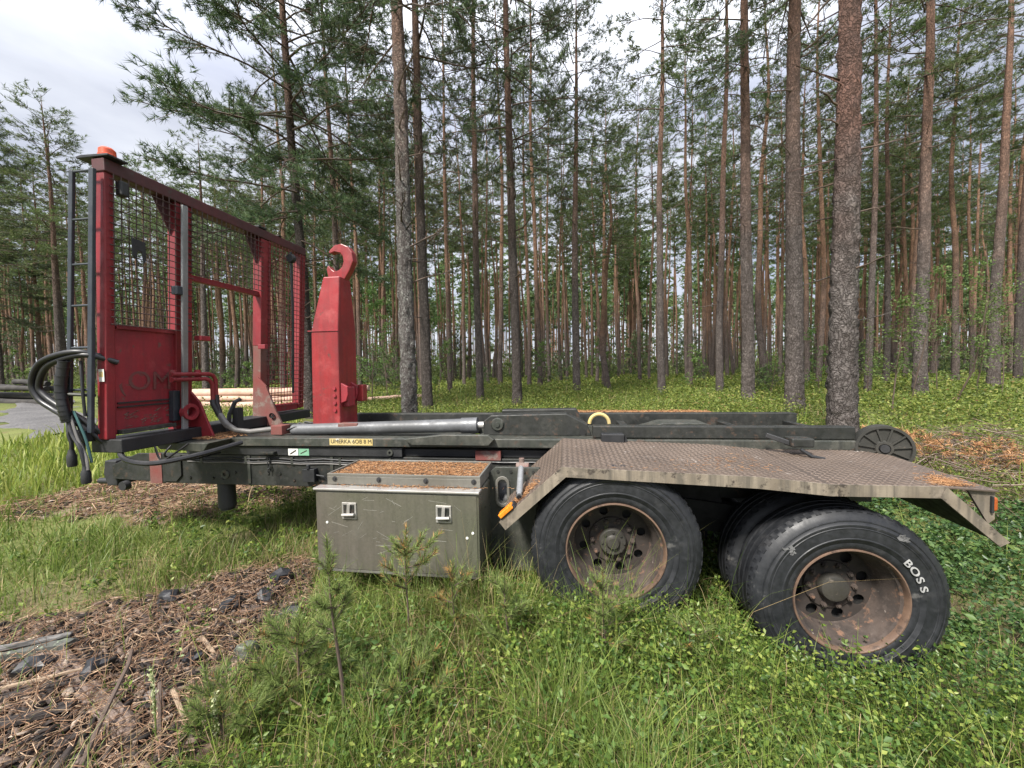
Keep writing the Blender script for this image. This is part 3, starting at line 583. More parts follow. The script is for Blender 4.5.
def build_chassis():
    m = MB(); m.box((-4.38, 0.80, 0.64), (2.0, 0.86, 0.93)); fr = obj('chassis_rail', m, 'frame', trailer, bevel=0.006)
    m = MB(); m.box((-4.38, 1.60, 0.64), (2.0, 1.66, 0.93)); obj('chassis_rail', m, 'frame', trailer, bevel=0.006)
    m = MB(); m.box((-4.384, 0.795, 0.635), (-4.25, 0.80, 0.935)); obj('end_plate', m, 'red_rust', fr)
    for u in (-3.9, -2.4, -0.9, 0.6, 1.9):
        m = MB(); m.box((u, 0.86, 0.68), (u + 0.08, 1.60, 0.90)); obj('cross_member', m, 'frame', fr)
    rr = random.Random(9)
    for k in range(14):
        u, z = -4.2 + k * 0.125 + rr.uniform(-0.02, 0.02), rr.choice((0.70, 0.76, 0.84, 0.88))
        b = MB(); b.lathe([(0.0, -0.010), (0.014, -0.010), (0.014, 0.0)], (u, 0.80, z), 6); obj('bolt', b, 'frame', fr)
    m = MB(); m.lathe([(0.018, -0.008), (0.045, -0.008), (0.045, 0.0)], (-3.55, 0.80, 0.74), 14); obj('boss', m, 'frame_grey', fr)
    # recessed upper beam, then the deck rail
    m = MB(); m.box((-3.95, 0.785, 0.935), (-1.75, 0.84, 1.015)); m.box((-1.75, 0.83, 0.935), (2.0, 0.88, 1.0)); ub = obj('upper_beam', m, 'black', trailer, bevel=0.004)
    m = MB(); m.lathe([(0.012, -0.012), (0.028, -0.012), (0.028, 0.0)], (-1.86, 0.785, 0.975), 14); obj('boss', m, 'frame_grey', ub)
    m = MB(); m.box((-1.08, 0.78, 0.92), (-0.86, 0.83, 1.0)); obj('spacer', m, 'red_rust', ub)
    m = MB(); m.prism([(-4.16, 1.02), (-4.0, 1.10), (2.0, 1.115), (2.0, 1.045), (-4.1, 1.02)][::-1], 0.76, 0.90); dr = obj('deck_rail', m, 'frame_grey', trailer, bevel=0.006)
    m = MB(); m.box((-4.0, 1.55, 1.02), (2.0, 1.70, 1.11)); obj('deck_rail', m, 'frame_grey', trailer, bevel=0.006)
    m = MB(); m.box((-4.05, 0.905, 1.06), (-1.2, 1.545, 1.09)); m.box((-1.2, 0.905, 1.0), (1.95, 1.545, 1.03)); obj('deck_plate', m, 'frame_grey', trailer)
    m = MB(); m.prism([(-1.70, 1.112), (-1.35, 1.15), (-0.95, 1.15), (-0.90, 1.112), (-0.95, 1.06), (-1.62, 1.06)], 0.70, 0.758); obj('rail_shoe', m, 'frame_grey', dr, bevel=0.005)
    # stickers
    m = MB(); m.box((-2.425, 0.756, 1.042), (-2.01, 0.7585, 1.102)); st = obj('yellow_sticker', m, 'yellow', dr)
    lettering('UMERKA 6OB 8 M', 0.05, 'ink', dr, Matrix.Translation((-2.215, 0.7545, 1.075)) @ Matrix.Rotation(PI / 2, 4, 'X'), 0.0006)
    m = MB(); m.box((-2.86, 0.7815, 0.937), (-2.76, 0.784, 1.0)); obj('white_sticker', m, 'white', ub)
    m = MB(); m.box((-2.755, 0.7815, 0.937), (-2.65, 0.784, 1.0)); obj('green_sticker', m, 'green', ub)
    m = MB(); m.bar((-2.84, 0.7805, 0.95), (-2.78, 0.7805, 0.985), 0.002, 0.012); m.bar((-2.735, 0.7805, 0.955), (-2.67, 0.7805, 0.985), 0.002, 0.008); obj('sticker_print', m, 'ink', ub)
    # latch chain on the web
    m = MB(); m.box((-3.12, 0.74, 0.95), (-2.98, 0.785, 0.975)); lt = obj('web_latch', m, 'frame', trailer, bevel=0.004)
    for k in range(5):
        c = MB(); z = 0.93 - k * 0.034; pts = [(-3.06 + 0.012 * math.cos(q) * (1 if k % 2 else 0.4), 0.775 + 0.01 * math.cos(q) * (0 if k % 2 else 1), z + 0.022 * math.sin(q)) for q in np.linspace(0, 2 * PI, 9)]
        c.tube(pts, 0.005, 5, False); obj('chain_link', c, 'black', lt)
    # air and brake lines clipped along the web, valves and brackets
    rp = random.Random(21)
    for k, (z, v) in enumerate(((0.905, 0.792), (0.880, 0.790), (0.862, 0.793))):
        pts = [(-3.95 + i * 0.24, v - 0.004 * (i % 2), z - 0.010 * (i % 2) * rp.uniform(0.4, 1.6)) for i in range(13 if k else 16)]
        c = MB(); c.tube(pts, 0.0065, 6); obj('brake_line', c, ('rubber', 'black', 'hose_grey')[k], fr, True)
    for u in (-3.8, -3.32, -2.84, -2.36, -1.88):
        c = MB(); c.box((u, 0.782, 0.848), (u + 0.022, 0.80, 0.918)); obj('line_clip', c, 'frame_grey', fr)
    c = MB(); c.box((-2.70, 0.745, 0.70), (-2.58, 0.80, 0.82)); c.tube([(-2.64, 0.75, 0.82), (-2.64, 0.75, 0.86)], 0.018, 8); c.tube([(-2.58, 0.77, 0.76), (-2.50, 0.77, 0.75), (-2.46, 0.79, 0.68)], 0.009, 6); obj('relay_valve', c, 'black', fr, bevel=0.008)
    c = MB(); c.prism([(-4.22, 0.66), (-4.08, 0.66), (-4.02, 0.72), (-4.02, 0.92), (-4.22, 0.92)], 0.785, 0.80); obj('gusset_plate', c, 'frame', fr, bevel=0.003)
    for u in (-3.30, -2.45):
        c = MB(); c.box((u, 0.79, 0.66), (u + 0.03, 0.80, 0.925)); obj('web_stiffener', c, 'frame_grey', fr)
    # drawbar and coupling
    m = MB(); m.prism([(-4.38, 0.645), (-4.38, 0.925), (-4.55, 0.925), (-4.86, 0.80), (-4.86, 0.66)], 0.82, 0.845); m.prism([(-4.38, 0.645), (-4.38, 0.925), (-4.55, 0.925), (-4.86, 0.80), (-4.86, 0.66)], 1.60, 1.625)
    m.box((-4.80, 0.85, 0.67), (-4.40, 1.595, 0.74)); db = obj('drawbar', m, 'frame', trailer, bevel=0.005)
    m = MB(); m.prism([(-4.84, 0.58), (-4.84, 0.84), (-4.98, 0.84), (-5.0, 0.70), (-4.96, 0.58)], 0.84, 1.05); obj('coupling_block', m, 'black', db, bevel=0.012)
    m = MB(); m.tube([(-5.20, 0.95, 0.595), (-5.0, 0.95, 0.60), (-4.86, 0.95, 0.60)], [0.03, 0.035, 0.03], 10); obj('coupling_pin', m, 'black', db, True)
    m = MB(); m.lathe([(0.0, 0.0), (0.045, 0.0), (0.05, 0.05), (0.0, 0.06)], (-4.70, 0.78, 0.60), 14); obj('knob', m, 'black', db, True)
    # cross beam under the headboard
    m = MB(); m.box((-3.98, 0.06, 1.105), (-3.70, 2.28, 1.21)); obj('headboard_beam', m, 'black', trailer, bevel=0.008)
    m = MB(); m.prism([(-3.96, 1.10), (-3.40, 1.10), (-3.46, 1.02), (-3.90, 1.04)], 0.50, 0.75); obj('beam_bracket', m, 'frame_grey', trailer, bevel=0.006)
    # support leg
    m = MB(); m.tube([(-3.62, 0.88, 0.40), (-3.62, 0.88, 0.66)], 0.075, 18); lg = obj('support_leg', m, 'black', trailer, True)
    m = MB(); m.lathe([(0.0, 0.0), (0.06, 0.0), (0.06, 0.03)], (-3.62, 0.88, 0.372), 18, False, 'z'); obj('inner_tube', m, 'frame', lg)
build_chassis()

def build_hydraulics():
    m = MB(); m.tube([(-2.95, 0.98, 1.145), (-1.20, 0.98, 1.192)], [0.052, 0.064], 20); m.tube([(-1.25, 0.98, 1.190), (-1.10, 0.98, 1.195)], 0.072, 20)
    cy = obj('hydraulic_cylinder', m, 'chrome', trailer, True)
    m = MB(); m.tube([(-1.10, 0.98, 1.195), (-0.98, 0.98, 1.198)], 0.032, 14); obj('piston_rod', m, 'alu', cy, True)
    m = MB(); m.box((-2.45, 0.93, 1.175), (-2.25, 1.03, 1.215)); obj('clamp', m, 'red_rust', cy, bevel=0.006)
    m = MB(); m.prism([(-1.03, 1.117), (-1.03, 1.24), (-0.96, 1.295), (-0.30, 1.31), (-0.12, 1.215), (-0.08, 1.117)], 0.89, 1.04); hs = obj('hook_frame_housing', m, 'frame', trailer, bevel=0.008)
    m = MB(); m.lathe([(0.0, -0.03), (0.02, -0.03), (0.022, -0.018), (0.05, -0.018), (0.06, 0.0)], (-0.90, 0.89, 1.215), 20); obj('pivot_boss', m, 'frame_grey', hs, True)
    m = MB(); m.tube([(-0.16, 0.882, 1.15), (-0.16, 0.90, 1.15)], 0.03, 14); obj('pivot_hole', m, 'dark', hs)
    m = MB(); m.prism([(-0.95, 1.117), (-0.95, 1.285), (-0.2, 1.295), (-0.1, 1.117)], 1.42, 1.55); obj('hook_frame_housing', m, 'frame', trailer, bevel=0.008)
    m = MB(); m.box((-0.08, 0.80, 1.118), (1.88, 0.90, 1.215)); obj('hook_frame_rail', m, 'frame', trailer, bevel=0.006)
    m = MB(); m.box((-2.9, 1.55, 1.113), (1.88, 1.66, 1.235)); obj('hook_frame_rail', m, 'frame', trailer, bevel=0.006)
    m = MB(); m.prism([(0.35, 1.03), (0.35, 1.14), (0.55, 1.20), (0.9, 1.20), (1.05, 1.14), (1.05, 1.03)], 1.1, 1.35); obj('tilt_frame', m, 'frame_grey', trailer, bevel=0.006)
    for u in (0.2, 1.15, 1.75):
        m = MB(); m.box((u, 0.90, 1.06), (u + 0.07, 1.55, 1.16)); obj('cross_tube', m, 'frame', trailer)
    # valve block and loose fittings on the deck by the headboard
    m = MB(); m.box((-3.10, 0.86, 1.112), (-2.98, 0.98, 1.20)); vb = obj('valve_block', m, 'red_rust', trailer, bevel=0.006)
    rr = random.Random(4)
    for k in range(6):
        a = V3(-2.98, 0.92 + 0.03 * k, 1.15); pts = [a, a + V3(0.08, 0.02, rr.uniform(0.02, 0.06)), a + V3(0.16, 0.04, rr.uniform(0, 0.05)), a + V3(0.26, rr.uniform(0, 0.12), -0.03)]
        q = MB(); q.tube(pts, 0.009, 6); obj('hose_fitting', q, 'black', vb, True)
    # red pipes off the headboard turning into hoses down to the deck
    for k, dz in enumerate((0.0, -0.045)):
        s = 0.035 * k
        m = MB(); m.tube([(-3.665, 0.44, 1.705 + dz), (-3.66, 0.78 - s, 1.705 + dz), (-3.655, 0.82 - s, 1.69 + dz), (-3.655, 0.845 - s, 1.65 + dz), (-3.655, 0.845 - s, 1.50 + dz)], 0.019, 10); pp = obj('red_pipe', m, 'red', trailer, True)
        pts = [(-3.655, 0.845 - s, 1.50 + dz), (-3.65, 0.84 - s, 1.42), (-3.61, 0.83, 1.32 - 0.02 * k), (-3.53, 0.82, 1.225 - 0.02 * k), (-3.42, 0.81, 1.165), (-3.28, 0.82, 1.15), (-3.10, 0.88 + s, 1.165)]
        m = MB(); m.tube(pts[:3], 0.026, 10); obj('hose_sleeve', m, 'rubber', pp, True)
        m = MB(); m.tube(pts[2:], 0.024, 10); obj('hydraulic_hose', m, 'hose_grey', pp, True)
    m = MB(); m.tube([(-3.65, 0.95, 1.13), (-3.64, 0.97, 1.30), (-3.60, 1.0, 1.42), (-3.60, 1.06, 1.44)], 0.02, 8); m.box((-3.62, 0.98, 1.15), (-3.56, 1.05, 1.36)); obj('valve_lever', m, 'black', trailer)
    m = MB(); m.tube([(-3.69, 0.47, 1.64), (-3.69, 0.47, 1.745)], 0.025, 10); m.tube([(-3.69, 0.70, 1.64), (-3.69, 0.70, 1.745)], 0.025, 10); obj('pipe_clamp', m, 'red_dull', trailer, True)
build_hydraulics()

def build_front_hoses():
    def bez(p, n=22):
        p = [V3(*q) for q in p]; out = []
        P = [p[0]] + p + [p[-1]]
        for i in range(len(p) - 1):
            a, b, c, d = P[i], P[i + 1], P[i + 2], P[i + 3]
            for t in np.linspace(0, 1, n // 3, endpoint=False):
                out.append(0.5 * ((2 * b) + (c - a) * t + (2 * a - 5 * b + 4 * c - d) * t * t + (3 * b - a - 3 * c + d) * t ** 3))
        return out + [p[-1]]
    big = [(-3.80, 0.10, 1.83), (-3.90, -0.02, 1.885), (-4.06, -0.06, 1.865), (-4.23, -0.06, 1.80), (-4.325, -0.05, 1.66), (-4.29, -0.04, 1.54), (-4.18, -0.03, 1.46), (-4.06, -0.03, 1.40), (-3.96, 0.02, 1.30), (-3.88, 0.08, 1.18)]
    for k, off in enumerate((0.0, 0.045)):
        m = MB(); m.tube(bez([(p[0] + off * 0.8, p[1] + off * 0.4, p[2] - off * (0.55 if i < 5 else -0.4)) for i, p in enumerate(big)]), 0.021, 10); obj('air_hose', m, 'rubber', trailer, True)
    m = MB(); pts = bez([(-4.03, -0.04, 1.82), (-4.06, -0.05, 1.62), (-4.04, -0.05, 1.45), (-4.03, -0.04, 1.36)]); m.tube(pts, 0.034, 12)
    for i in range(0, len(pts) - 1, 2): m.tube([pts[i], pts[i] * 0.7 + pts[i + 1] * 0.3], 0.039, 12)
    obj('spiral_sleeve', m, 'rubber', trailer, True)
    cables = [([(-4.03, -0.04, 1.40), (-3.98, -0.05, 1.27), (-3.90, -0.06, 1.16), (-3.865, -0.06, 1.0)], 0.014, 'rubber', True),
              ([(-4.02, -0.03, 1.42), (-3.94, -0.05, 1.25), (-3.87, -0.05, 1.10), (-3.845, -0.06, 1.0)], 0.010, 'hose_grey', False),
              ([(-4.0, -0.02, 1.44), (-3.94, -0.03, 1.34), (-3.89, -0.03, 1.22), (-3.85, -0.03, 1.05)], 0.009, 'cable', False),
              ([(-4.03, -0.02, 1.36), (-4.03, -0.04, 1.27), (-4.01, -0.04, 1.20), (-4.015, -0.04, 1.12)], 0.013, 'rubber', True),
              ([(-3.94, 0.0, 1.82), (-3.91, -0.02, 1.60), (-3.90, -0.02, 1.40)], 0.010, 'rubber', False),
              ([(-4.0, 0.0, 1.34), (-3.96, 0.0, 1.2), (-3.97, 0.0, 1.05)], 0.010, 'rubber', False)]
    for pts, r, mt, plug in cables:
        m = MB(); m.tube(bez(pts), r, 8); c = obj('trailer_cable', m, mt, trailer, True)
        if plug:
            e = V3(*pts[-1]); q = MB(); q.lathe([(0.0, 0.03), (0.017, 0.03), (0.022, 0.0), (0.029, -0.02), (0.029, -0.085), (0.025, -0.10), (0.0, -0.10)], e, 14, False, 'z'); obj('plug', q, 'black', c, True)
    m = MB(); m.box((-4.06, -0.02, 1.20), (-3.92, 0.06, 1.29)); obj('socket_box', m, 'black', trailer, bevel=0.01)
    m = MB(); m.tube(bez([(-3.80, 0.12, 1.13), (-3.66, 0.05, 1.06), (-3.42, 0.06, 1.03), (-3.22, 0.25, 1.06), (-3.12, 0.55, 1.10)], 30), 0.02, 8); obj('air_hose', m, 'rubber', trailer, True)
    m = MB(); m.tube(bez([(-3.70, 0.3, 1.11), (-3.62, 0.28, 1.0), (-3.50, 0.3, 1.06), (-3.40, 0.32, 1.13)], 18), 0.008, 6); m.tube(bez([(-3.60, 0.35, 1.11), (-3.64, 0.33, 1.02), (-3.60, 0.5, 0.95), (-3.55, 0.76, 0.96)], 18), 0.008, 6); obj('thin_cable', m, 'rubber', trailer, True)
    m = MB(); m.tube([(-4.02, -0.03, 1.57), (-3.86, 0.02, 1.555)], 0.013, 8); obj('hose_hanger', m, 'frame_grey', trailer, True)
build_front_hoses()

def build_toolbox():
    m = MB(); m.box((-2.08, 0.05, 0.285), (-0.885, 0.62, 0.868)); tb = obj('toolbox', m, 'box', trailer, bevel=0.012)
    m = MB(); m.box((-2.062, 0.0445, 0.305), (-0.90, 0.0495, 0.852)); obj('front_panel', m, 'box', tb, bevel=0.002)
    m = MB(); m.box((-2.085, 0.03, 0.868), (-0.88, 0.115, 0.884)); obj('top_flange', m, 'alu', tb, bevel=0.004)
    # tray shaped lid
    m = MB(); m.box((-2.03, 0.12, 0.884), (-0.89, 0.56, 0.945))
    for a, b in (((-2.03, 0.12, 0.945), (-0.89, 0.135, 0.966)), ((-2.03, 0.545, 0.945), (-0.89, 0.56, 0.966)), ((-2.03, 0.135, 0.945), (-2.015, 0.545, 0.966)), ((-0.905, 0.135, 0.945), (-0.89, 0.545, 0.966))): m.box(a, b)
    ld = obj('lid', m, 'box_lid', trailer, bevel=0.003)
    for u in (-1.97, -1.63, -1.28, -0.935):
        b = MB(); b.lathe([(0.0, -0.012), (0.009, -0.012), (0.010, -0.004), (0.019, -0.003), (0.019, 0.0)], (u, 0.12, 0.926), 10); obj('bolt', b, 'black', ld)
    for u in (-1.817, -1.13):
        p = MB(); p.box((u - 0.055, 0.036, 0.665), (u + 0.055, 0.0445, 0.785)); l = obj('latch', p, 'alu', tb, bevel=0.006)
        p = MB(); p.box((u - 0.040, 0.033, 0.68), (u + 0.040, 0.0358, 0.77)); obj('latch_recess', p, 'frame', l)
        p = MB(); p.tube([(u - 0.045, 0.022, 0.70), (u + 0.045, 0.022, 0.705)], 0.011, 8); p.bar((u, 0.026, 0.70), (u + 0.006, 0.026, 0.775), 0.022, 0.012, (0, 1, 0)); obj('handle', p, 'alu', l, True)
    for (u, z) in ((-1.99, 0.635), (-1.40, 0.56), (-0.97, 0.565), (-0.93, 0.60)):
        p = MB(); p.lathe([(0.0, -0.006), (0.009, -0.004), (0.010, 0.0)], (u, 0.0445, z), 8); obj('rivet', p, 'white', tb)
    for u in (-1.76, -1.16):
        p = MB(); p.tube([(u - 0.06, 0.575, 0.872), (u + 0.06, 0.575, 0.872)], 0.012, 8); p.box((u - 0.06, 0.562, 0.884), (u + 0.06, 0.572, 0.915)); obj('hinge', p, 'frame', tb)
    p = MB(); p.box((-2.074, 0.0405, 0.287), (-0.891, 0.0445, 0.303)); obj('bottom_lip', p, 'box_lid', tb)
    p = MB(); rq = random.Random(12)
    for _ in range(34):
        u, z, a, l = rq.uniform(-2.0, -0.95), rq.uniform(0.33, 0.83), rq.gauss(0.2, 0.5), rq.uniform(0.02, 0.13); p.bar((u, 0.0443, z), (u + l * math.cos(a), 0.0443, z + l * math.sin(a)), 0.0008, rq.uniform(0.0008, 0.0022))
    tag(obj('scratch_marks', p, 'alu', tb), kind='stuff')
    # black mounting plate with an oblong hole beside it
    def stad(u, z, w, h, n=8): return [(u + w * math.cos(q), z + (h - w) * (1 if 0 <= q <= PI else -1) + w * math.sin(q)) for q in list(np.linspace(0, PI, n)) + list(np.linspace(PI + 0.001, 2 * PI, n))]
    outer = [(-0.86, 0.16), (-0.50, 0.16), (-0.50, 0.955), (-0.84, 0.955), (-0.90, 0.90), (-0.93, 0.78), (-0.93, 0.5)]
    m = MB(); m.holed(outer, [stad(-0.785, 0.77, 0.03, 0.085)[::-1]], 0.42, 0.45); bp = obj('mounting_plate', m, 'frame_grey', trailer, bevel=0.003)
    r = MB(); r.holed(stad(-0.785, 0.77, 0.055, 0.12), [stad(-0.785, 0.77, 0.034, 0.092)[::-1]], 0.405, 0.4195); obj('hole_surround', r, 'box_lid', bp, bevel=0.006)
    for u in (-0.82, -0.72, -0.62, -0.55):
        b = MB(); b.lathe([(0.0, -0.008), (0.012, -0.008), (0.012, 0.0)], (u, 0.42, 0.925), 6); obj('bolt', b, 'frame', bp)
    m = MB(); m.tube([(-0.66, 0.62, 0.98), (-0.66, 0.62, 0.86)], 0.022, 10); m.tube([(-0.70, 0.60, 0.90), (-0.60, 0.60, 0.90)], 0.05, 12); obj('brake_valve', m, 'red_rust', trailer, True)
    m = MB(); m.lathe([(0.0, 0.0), (0.15, 0.0), (0.17, 0.03), (0.17, 0.65), (0.15, 0.68), (0.0, 0.68)], (-0.93, 0.62, 0.60), 24, False, 'u'); obj('air_tank', m, 'black', trailer, True)
build_toolbox()

def build_fender():
    path = [(-0.735, 0.712), (-0.33, 1.078), (0.82, 1.040), (1.20, 1.006), (1.77, 1.006), (2.03, 0.992)]
    V0, V1, t = -0.03, 0.77, 0.007
    m = MB()
    for (u0, z0), (u1, z1) in zip(path, path[1:]):
        m.add([(u0, V0, z0), (u1, V0, z1), (u1, V1, z1), (u0, V1, z0), (u0, V0, z0 - t), (u1, V0, z1 - t), (u1, V1, z1 - t), (u0, V1, z0 - t)],
              [(0, 1, 2, 3), (7, 6, 5, 4), (0, 4, 5, 1), (2, 6, 7, 3)] + ([(3, 7, 4, 0)] if u0 < -0.7 else []) + ([(1, 5, 6, 2)] if u1 > 2 else []))
    fd = obj('fender', m, 'fender', trailer)
    # bent down skirt along the near edge
    m = MB(); top = path[:5]; low = [(-0.695, 0.665), (-0.305, 1.018), (0.82, 0.974), (1.20, 0.941), (1.745, 0.945)]
    for i in range(4):
        a, b, c, d = top[i], top[i + 1], low[i + 1], low[i]
        q = [(a[0], V0 - 0.004, a[1] + 0.003), (b[0], V0 - 0.004, b[1] + 0.003), (c[0], V0 - 0.004, c[1]), (d[0], V0 - 0.004, d[1])]
        m.add(q + [(x, V0 + 0.004, z) for x, _, z in q], [(0, 1, 2, 3), (7, 6, 5, 4), (0, 4, 5, 1), (2, 6, 7, 3), (3, 7, 4, 0), (1, 5, 6, 2)])
    obj('skirt', m, 'skirt', fd)
    m = MB(); m.prism([(1.772, 1.010), (2.075, 0.715), (2.03, 0.688), (1.748, 0.945)], V0 - 0.012, V0 + 0.004); obj('rear_strut', m, 'skirt', fd)
    m = MB(); a, b = (1.775, 0.985), (2.055, 0.705)
    m.add([(a[0], V0 + 0.01, a[1]), (b[0], V0 + 0.01, b[1]), (b[0], V1, b[1]), (a[0], V1, a[1])] + [(a[0] - 0.006, V0 + 0.01, a[1] - 0.006), (b[0] - 0.006, V0 + 0.01, b[1] - 0.006), (b[0] - 0.006, V1, b[1] - 0.006), (a[0] - 0.006, V1, a[1] - 0.006)],
          [(0, 1, 2, 3), (7, 6, 5, 4), (0, 4, 5, 1), (2, 6, 7, 3), (3, 7, 4, 0), (1, 5, 6, 2)]); obj('rear_flap', m, 'frame', fd)
    # rows of raised lugs, alternating like woven tread plate
    Vs, Fs = [], []; rng = np.random.default_rng(2); k = 0
    for (u0, z0), (u1, z1) in zip(path, path[1:]):
        L = math.hypot(u1 - u0, z1 - z0); e = V3((u1 - u0) / L, 0, (z1 - z0) / L); nrm = V3(-e[2], 0, e[0])
        for i, s in enumerate(np.arange(0.018, L - 0.012, 0.036)):
            for j, v in enumerate(np.arange(V0 + 0.022, V1 - 0.012, 0.036)):
                c = V3(u0, v, z0) + e * s; ang = math.radians(45 if (i + j) % 2 else -45)
                d = e * math.cos(ang) + V3(0, 1, 0) * math.sin(ang); p = np.cross(nrm, d)
                h = 0.0034
                Vs += [c - d * 0.022, c - p * 0.0075, c + d * 0.022, c + p * 0.0075, c - d * 0.011 + nrm * h, c + d * 0.011 + nrm * h]
                Fs += [(k, k + 1, k + 4), (k + 1, k + 5, k + 4), (k + 1, k + 2, k + 5), (k + 2, k + 3, k + 5), (k + 3, k + 4, k + 5), (k + 3, k, k + 4)]; k += 6
    tag(fast('tread_lugs', np.array(Vs), np.array(Fs), 'lug', fd), kind='stuff')
    # amber side light, grey pipe
    def sl(s, v, h): # point on the front slope, s metres up from its lower edge, h above the sheet
        e = V3(0.405, 0, 0.366) / 0.5459; n_ = V3(-0.366, 0, 0.405) / 0.5459
        return V3(-0.735, v, 0.712) + e * s + n_ * h
    m = MB(); m.add([sl(s, v, h) for h in (0.002, 0.03) for s, v in ((0.02, -0.035), (0.15, -0.035), (0.15, 0.035), (0.02, 0.035))], [(0, 1, 2, 3), (7, 6, 5, 4), (0, 4, 5, 1), (1, 5, 6, 2), (2, 6, 7, 3), (3, 7, 4, 0)]); sb = obj('side_light', m, 'black', fd, bevel=0.003)
    m = MB(); m.add([sl(s, v, h) for h in (0.012, 0.042) for s, v in ((0.03, -0.05), (0.14, -0.05), (0.14, 0.02), (0.03, 0.02))], [(0, 1, 2, 3), (7, 6, 5, 4), (0, 4, 5, 1), (1, 5, 6, 2), (2, 6, 7, 3), (3, 7, 4, 0)]); obj('lens', m, 'amber', sb, bevel=0.006)
    a, b = V3(-0.612, 0.05, 0.858), V3(-0.632, 0.34, 0.955); m = MB()
    m.tube([a, b], 0.022, 14); pp = obj('pipe_stub', m, 'galv', fd, True)
    m = MB(); dd = unit(b - a); m.tube([a + dd * 0.004, a + dd * 0.03], 0.025, 14); m.tube([a - dd * 0.006, a - dd * 0.0045], 0.016, 12); obj('pipe_cap', m, 'black', pp, True)
    # rear lamp under the tip
    m = MB(); m.prism([(1.90, 0.985), (2.028, 0.983), (2.03, 0.83), (2.0, 0.80)], V0 + 0.02, V0 + 0.035); obj('lamp_bracket', m, 'skirt', fd)
    m = MB(); m.box((2.016, -0.02, 0.873), (2.040, 0.035, 0.952)); tl = obj('tail_light', m, 'lamp_red', fd, bevel=0.012)
    m = MB(); m.box((2.004, -0.024, 0.866), (2.015, 0.04, 0.958)); obj('lamp_base', m, 'black', tl, bevel=0.003)
    # brackets under the sheet, posts to the chassis
    for u in (0.66, 1.6):
        m = MB(); m.bar((u, 0.1, 0.99 if u < 1 else 0.965), (u, 0.80, 0.97 if u < 1 else 0.95), 0.05, 0.05); obj('bracket', m, 'black', fd)
    for o in [fd] + list(fd.children):          # the sheet rises a little towards the frame
        for v in o.data.vertices: v.co.z += 0.040 * (v.co.y + 0.03) / 0.8
    return fd
build_fender()

def build_far_fender():
    m = MB(); m.box((-0.3, 1.72, 1.155), (1.35, 2.42, 1.165)); m.prism([(1.35, 1.155), (1.35, 1.165), (1.75, 1.06), (1.75, 1.05)], 1.72, 2.30); m.prism([(-0.3, 1.155), (-0.3, 1.165), (-0.7, 0.82), (-0.7, 0.81)], 1.72, 2.42)
    obj('fender', m, 'fender', trailer)
    m = MB(); m.box((0.55, 1.70, 1.166), (0.68, 1.80, 1.205)); m.box((0.58, 1.72, 1.205), (0.63, 1.76, 1.225)); obj('container_guide', m, 'black', trailer, bevel=0.006)
build_far_fender()

def build_locks():
    m = MB(); m.bar((1.18, 0.66, 1.175), (1.36, 0.60, 1.11), 0.03, 0.035); lk = obj('container_lock', m, 'black', trailer, bevel=0.005)
    m = MB(); m.box((1.31, 0.56, 1.10), (1.46, 0.68, 1.165)); obj('lock_block', m, 'frame', lk, bevel=0.01)
    m = MB(); m.tube([(1.36, 0.55, 1.09), (1.42, 0.53, 1.045), (1.50, 0.52, 1.03)], 0.012, 8); obj('lock_pin', m, 'black', lk, True)
    m = MB(); m.box((-0.02, 0.70, 1.06), (0.16, 0.79, 1.165)); lk = obj('container_guide', m, 'black', trailer, bevel=0.006)
    m = MB(); m.prism([(0.16, 1.06), (0.21, 1.06), (0.17, 1.15)], 0.72, 0.77); obj('guide_rib', m, 'black', lk)
    m = MB(); m.tube([(-0.01 + 0.085 * math.cos(q), 1.02, 1.205 + 0.085 * math.sin(q)) for q in np.linspace(0.0, PI, 14)], 0.016, 8); obj('strap_loop', m, 'strap', trailer, True)
    # tail roller: ribbed iron disc at the rear end of the frame
    r = empty('tail_roller', (2.02, 0.74, 1.07), math.radians(-20)); r.parent = trailer
    m = MB(); m.lathe([(0.035, -0.045), (0.05, -0.045), (0.06, -0.028), (0.145, -0.028), (0.15, -0.045), (0.168, -0.045), (0.168, 0.06), (0.03, 0.06)], (0, 0, 0), 40); obj('disc', m, 'roller', r, True)
    for k in range(11):
        q = 2 * PI * k / 11 + 0.15; c, s = math.cos(q), math.sin(q)
        m = MB(); m.bar((0.05 * c, -0.034, 0.05 * s), (0.148 * c, -0.034, 0.148 * s), 0.011, 0.016, (0, 1, 0)); obj('spoke', m, 'roller', r)
    m = MB(); m.lathe([(0.0, -0.055), (0.028, -0.055), (0.032, -0.04), (0.032, 0.0)], (0, 0, 0), 14); obj('hub', m, 'black', r, True)
    m = MB(); m.bar((1.86, 0.84, 1.10), (2.05, 0.80, 1.06), 0.05, 0.09); obj('roller_bracket', m, 'black', trailer, bevel=0.006)
build_locks()

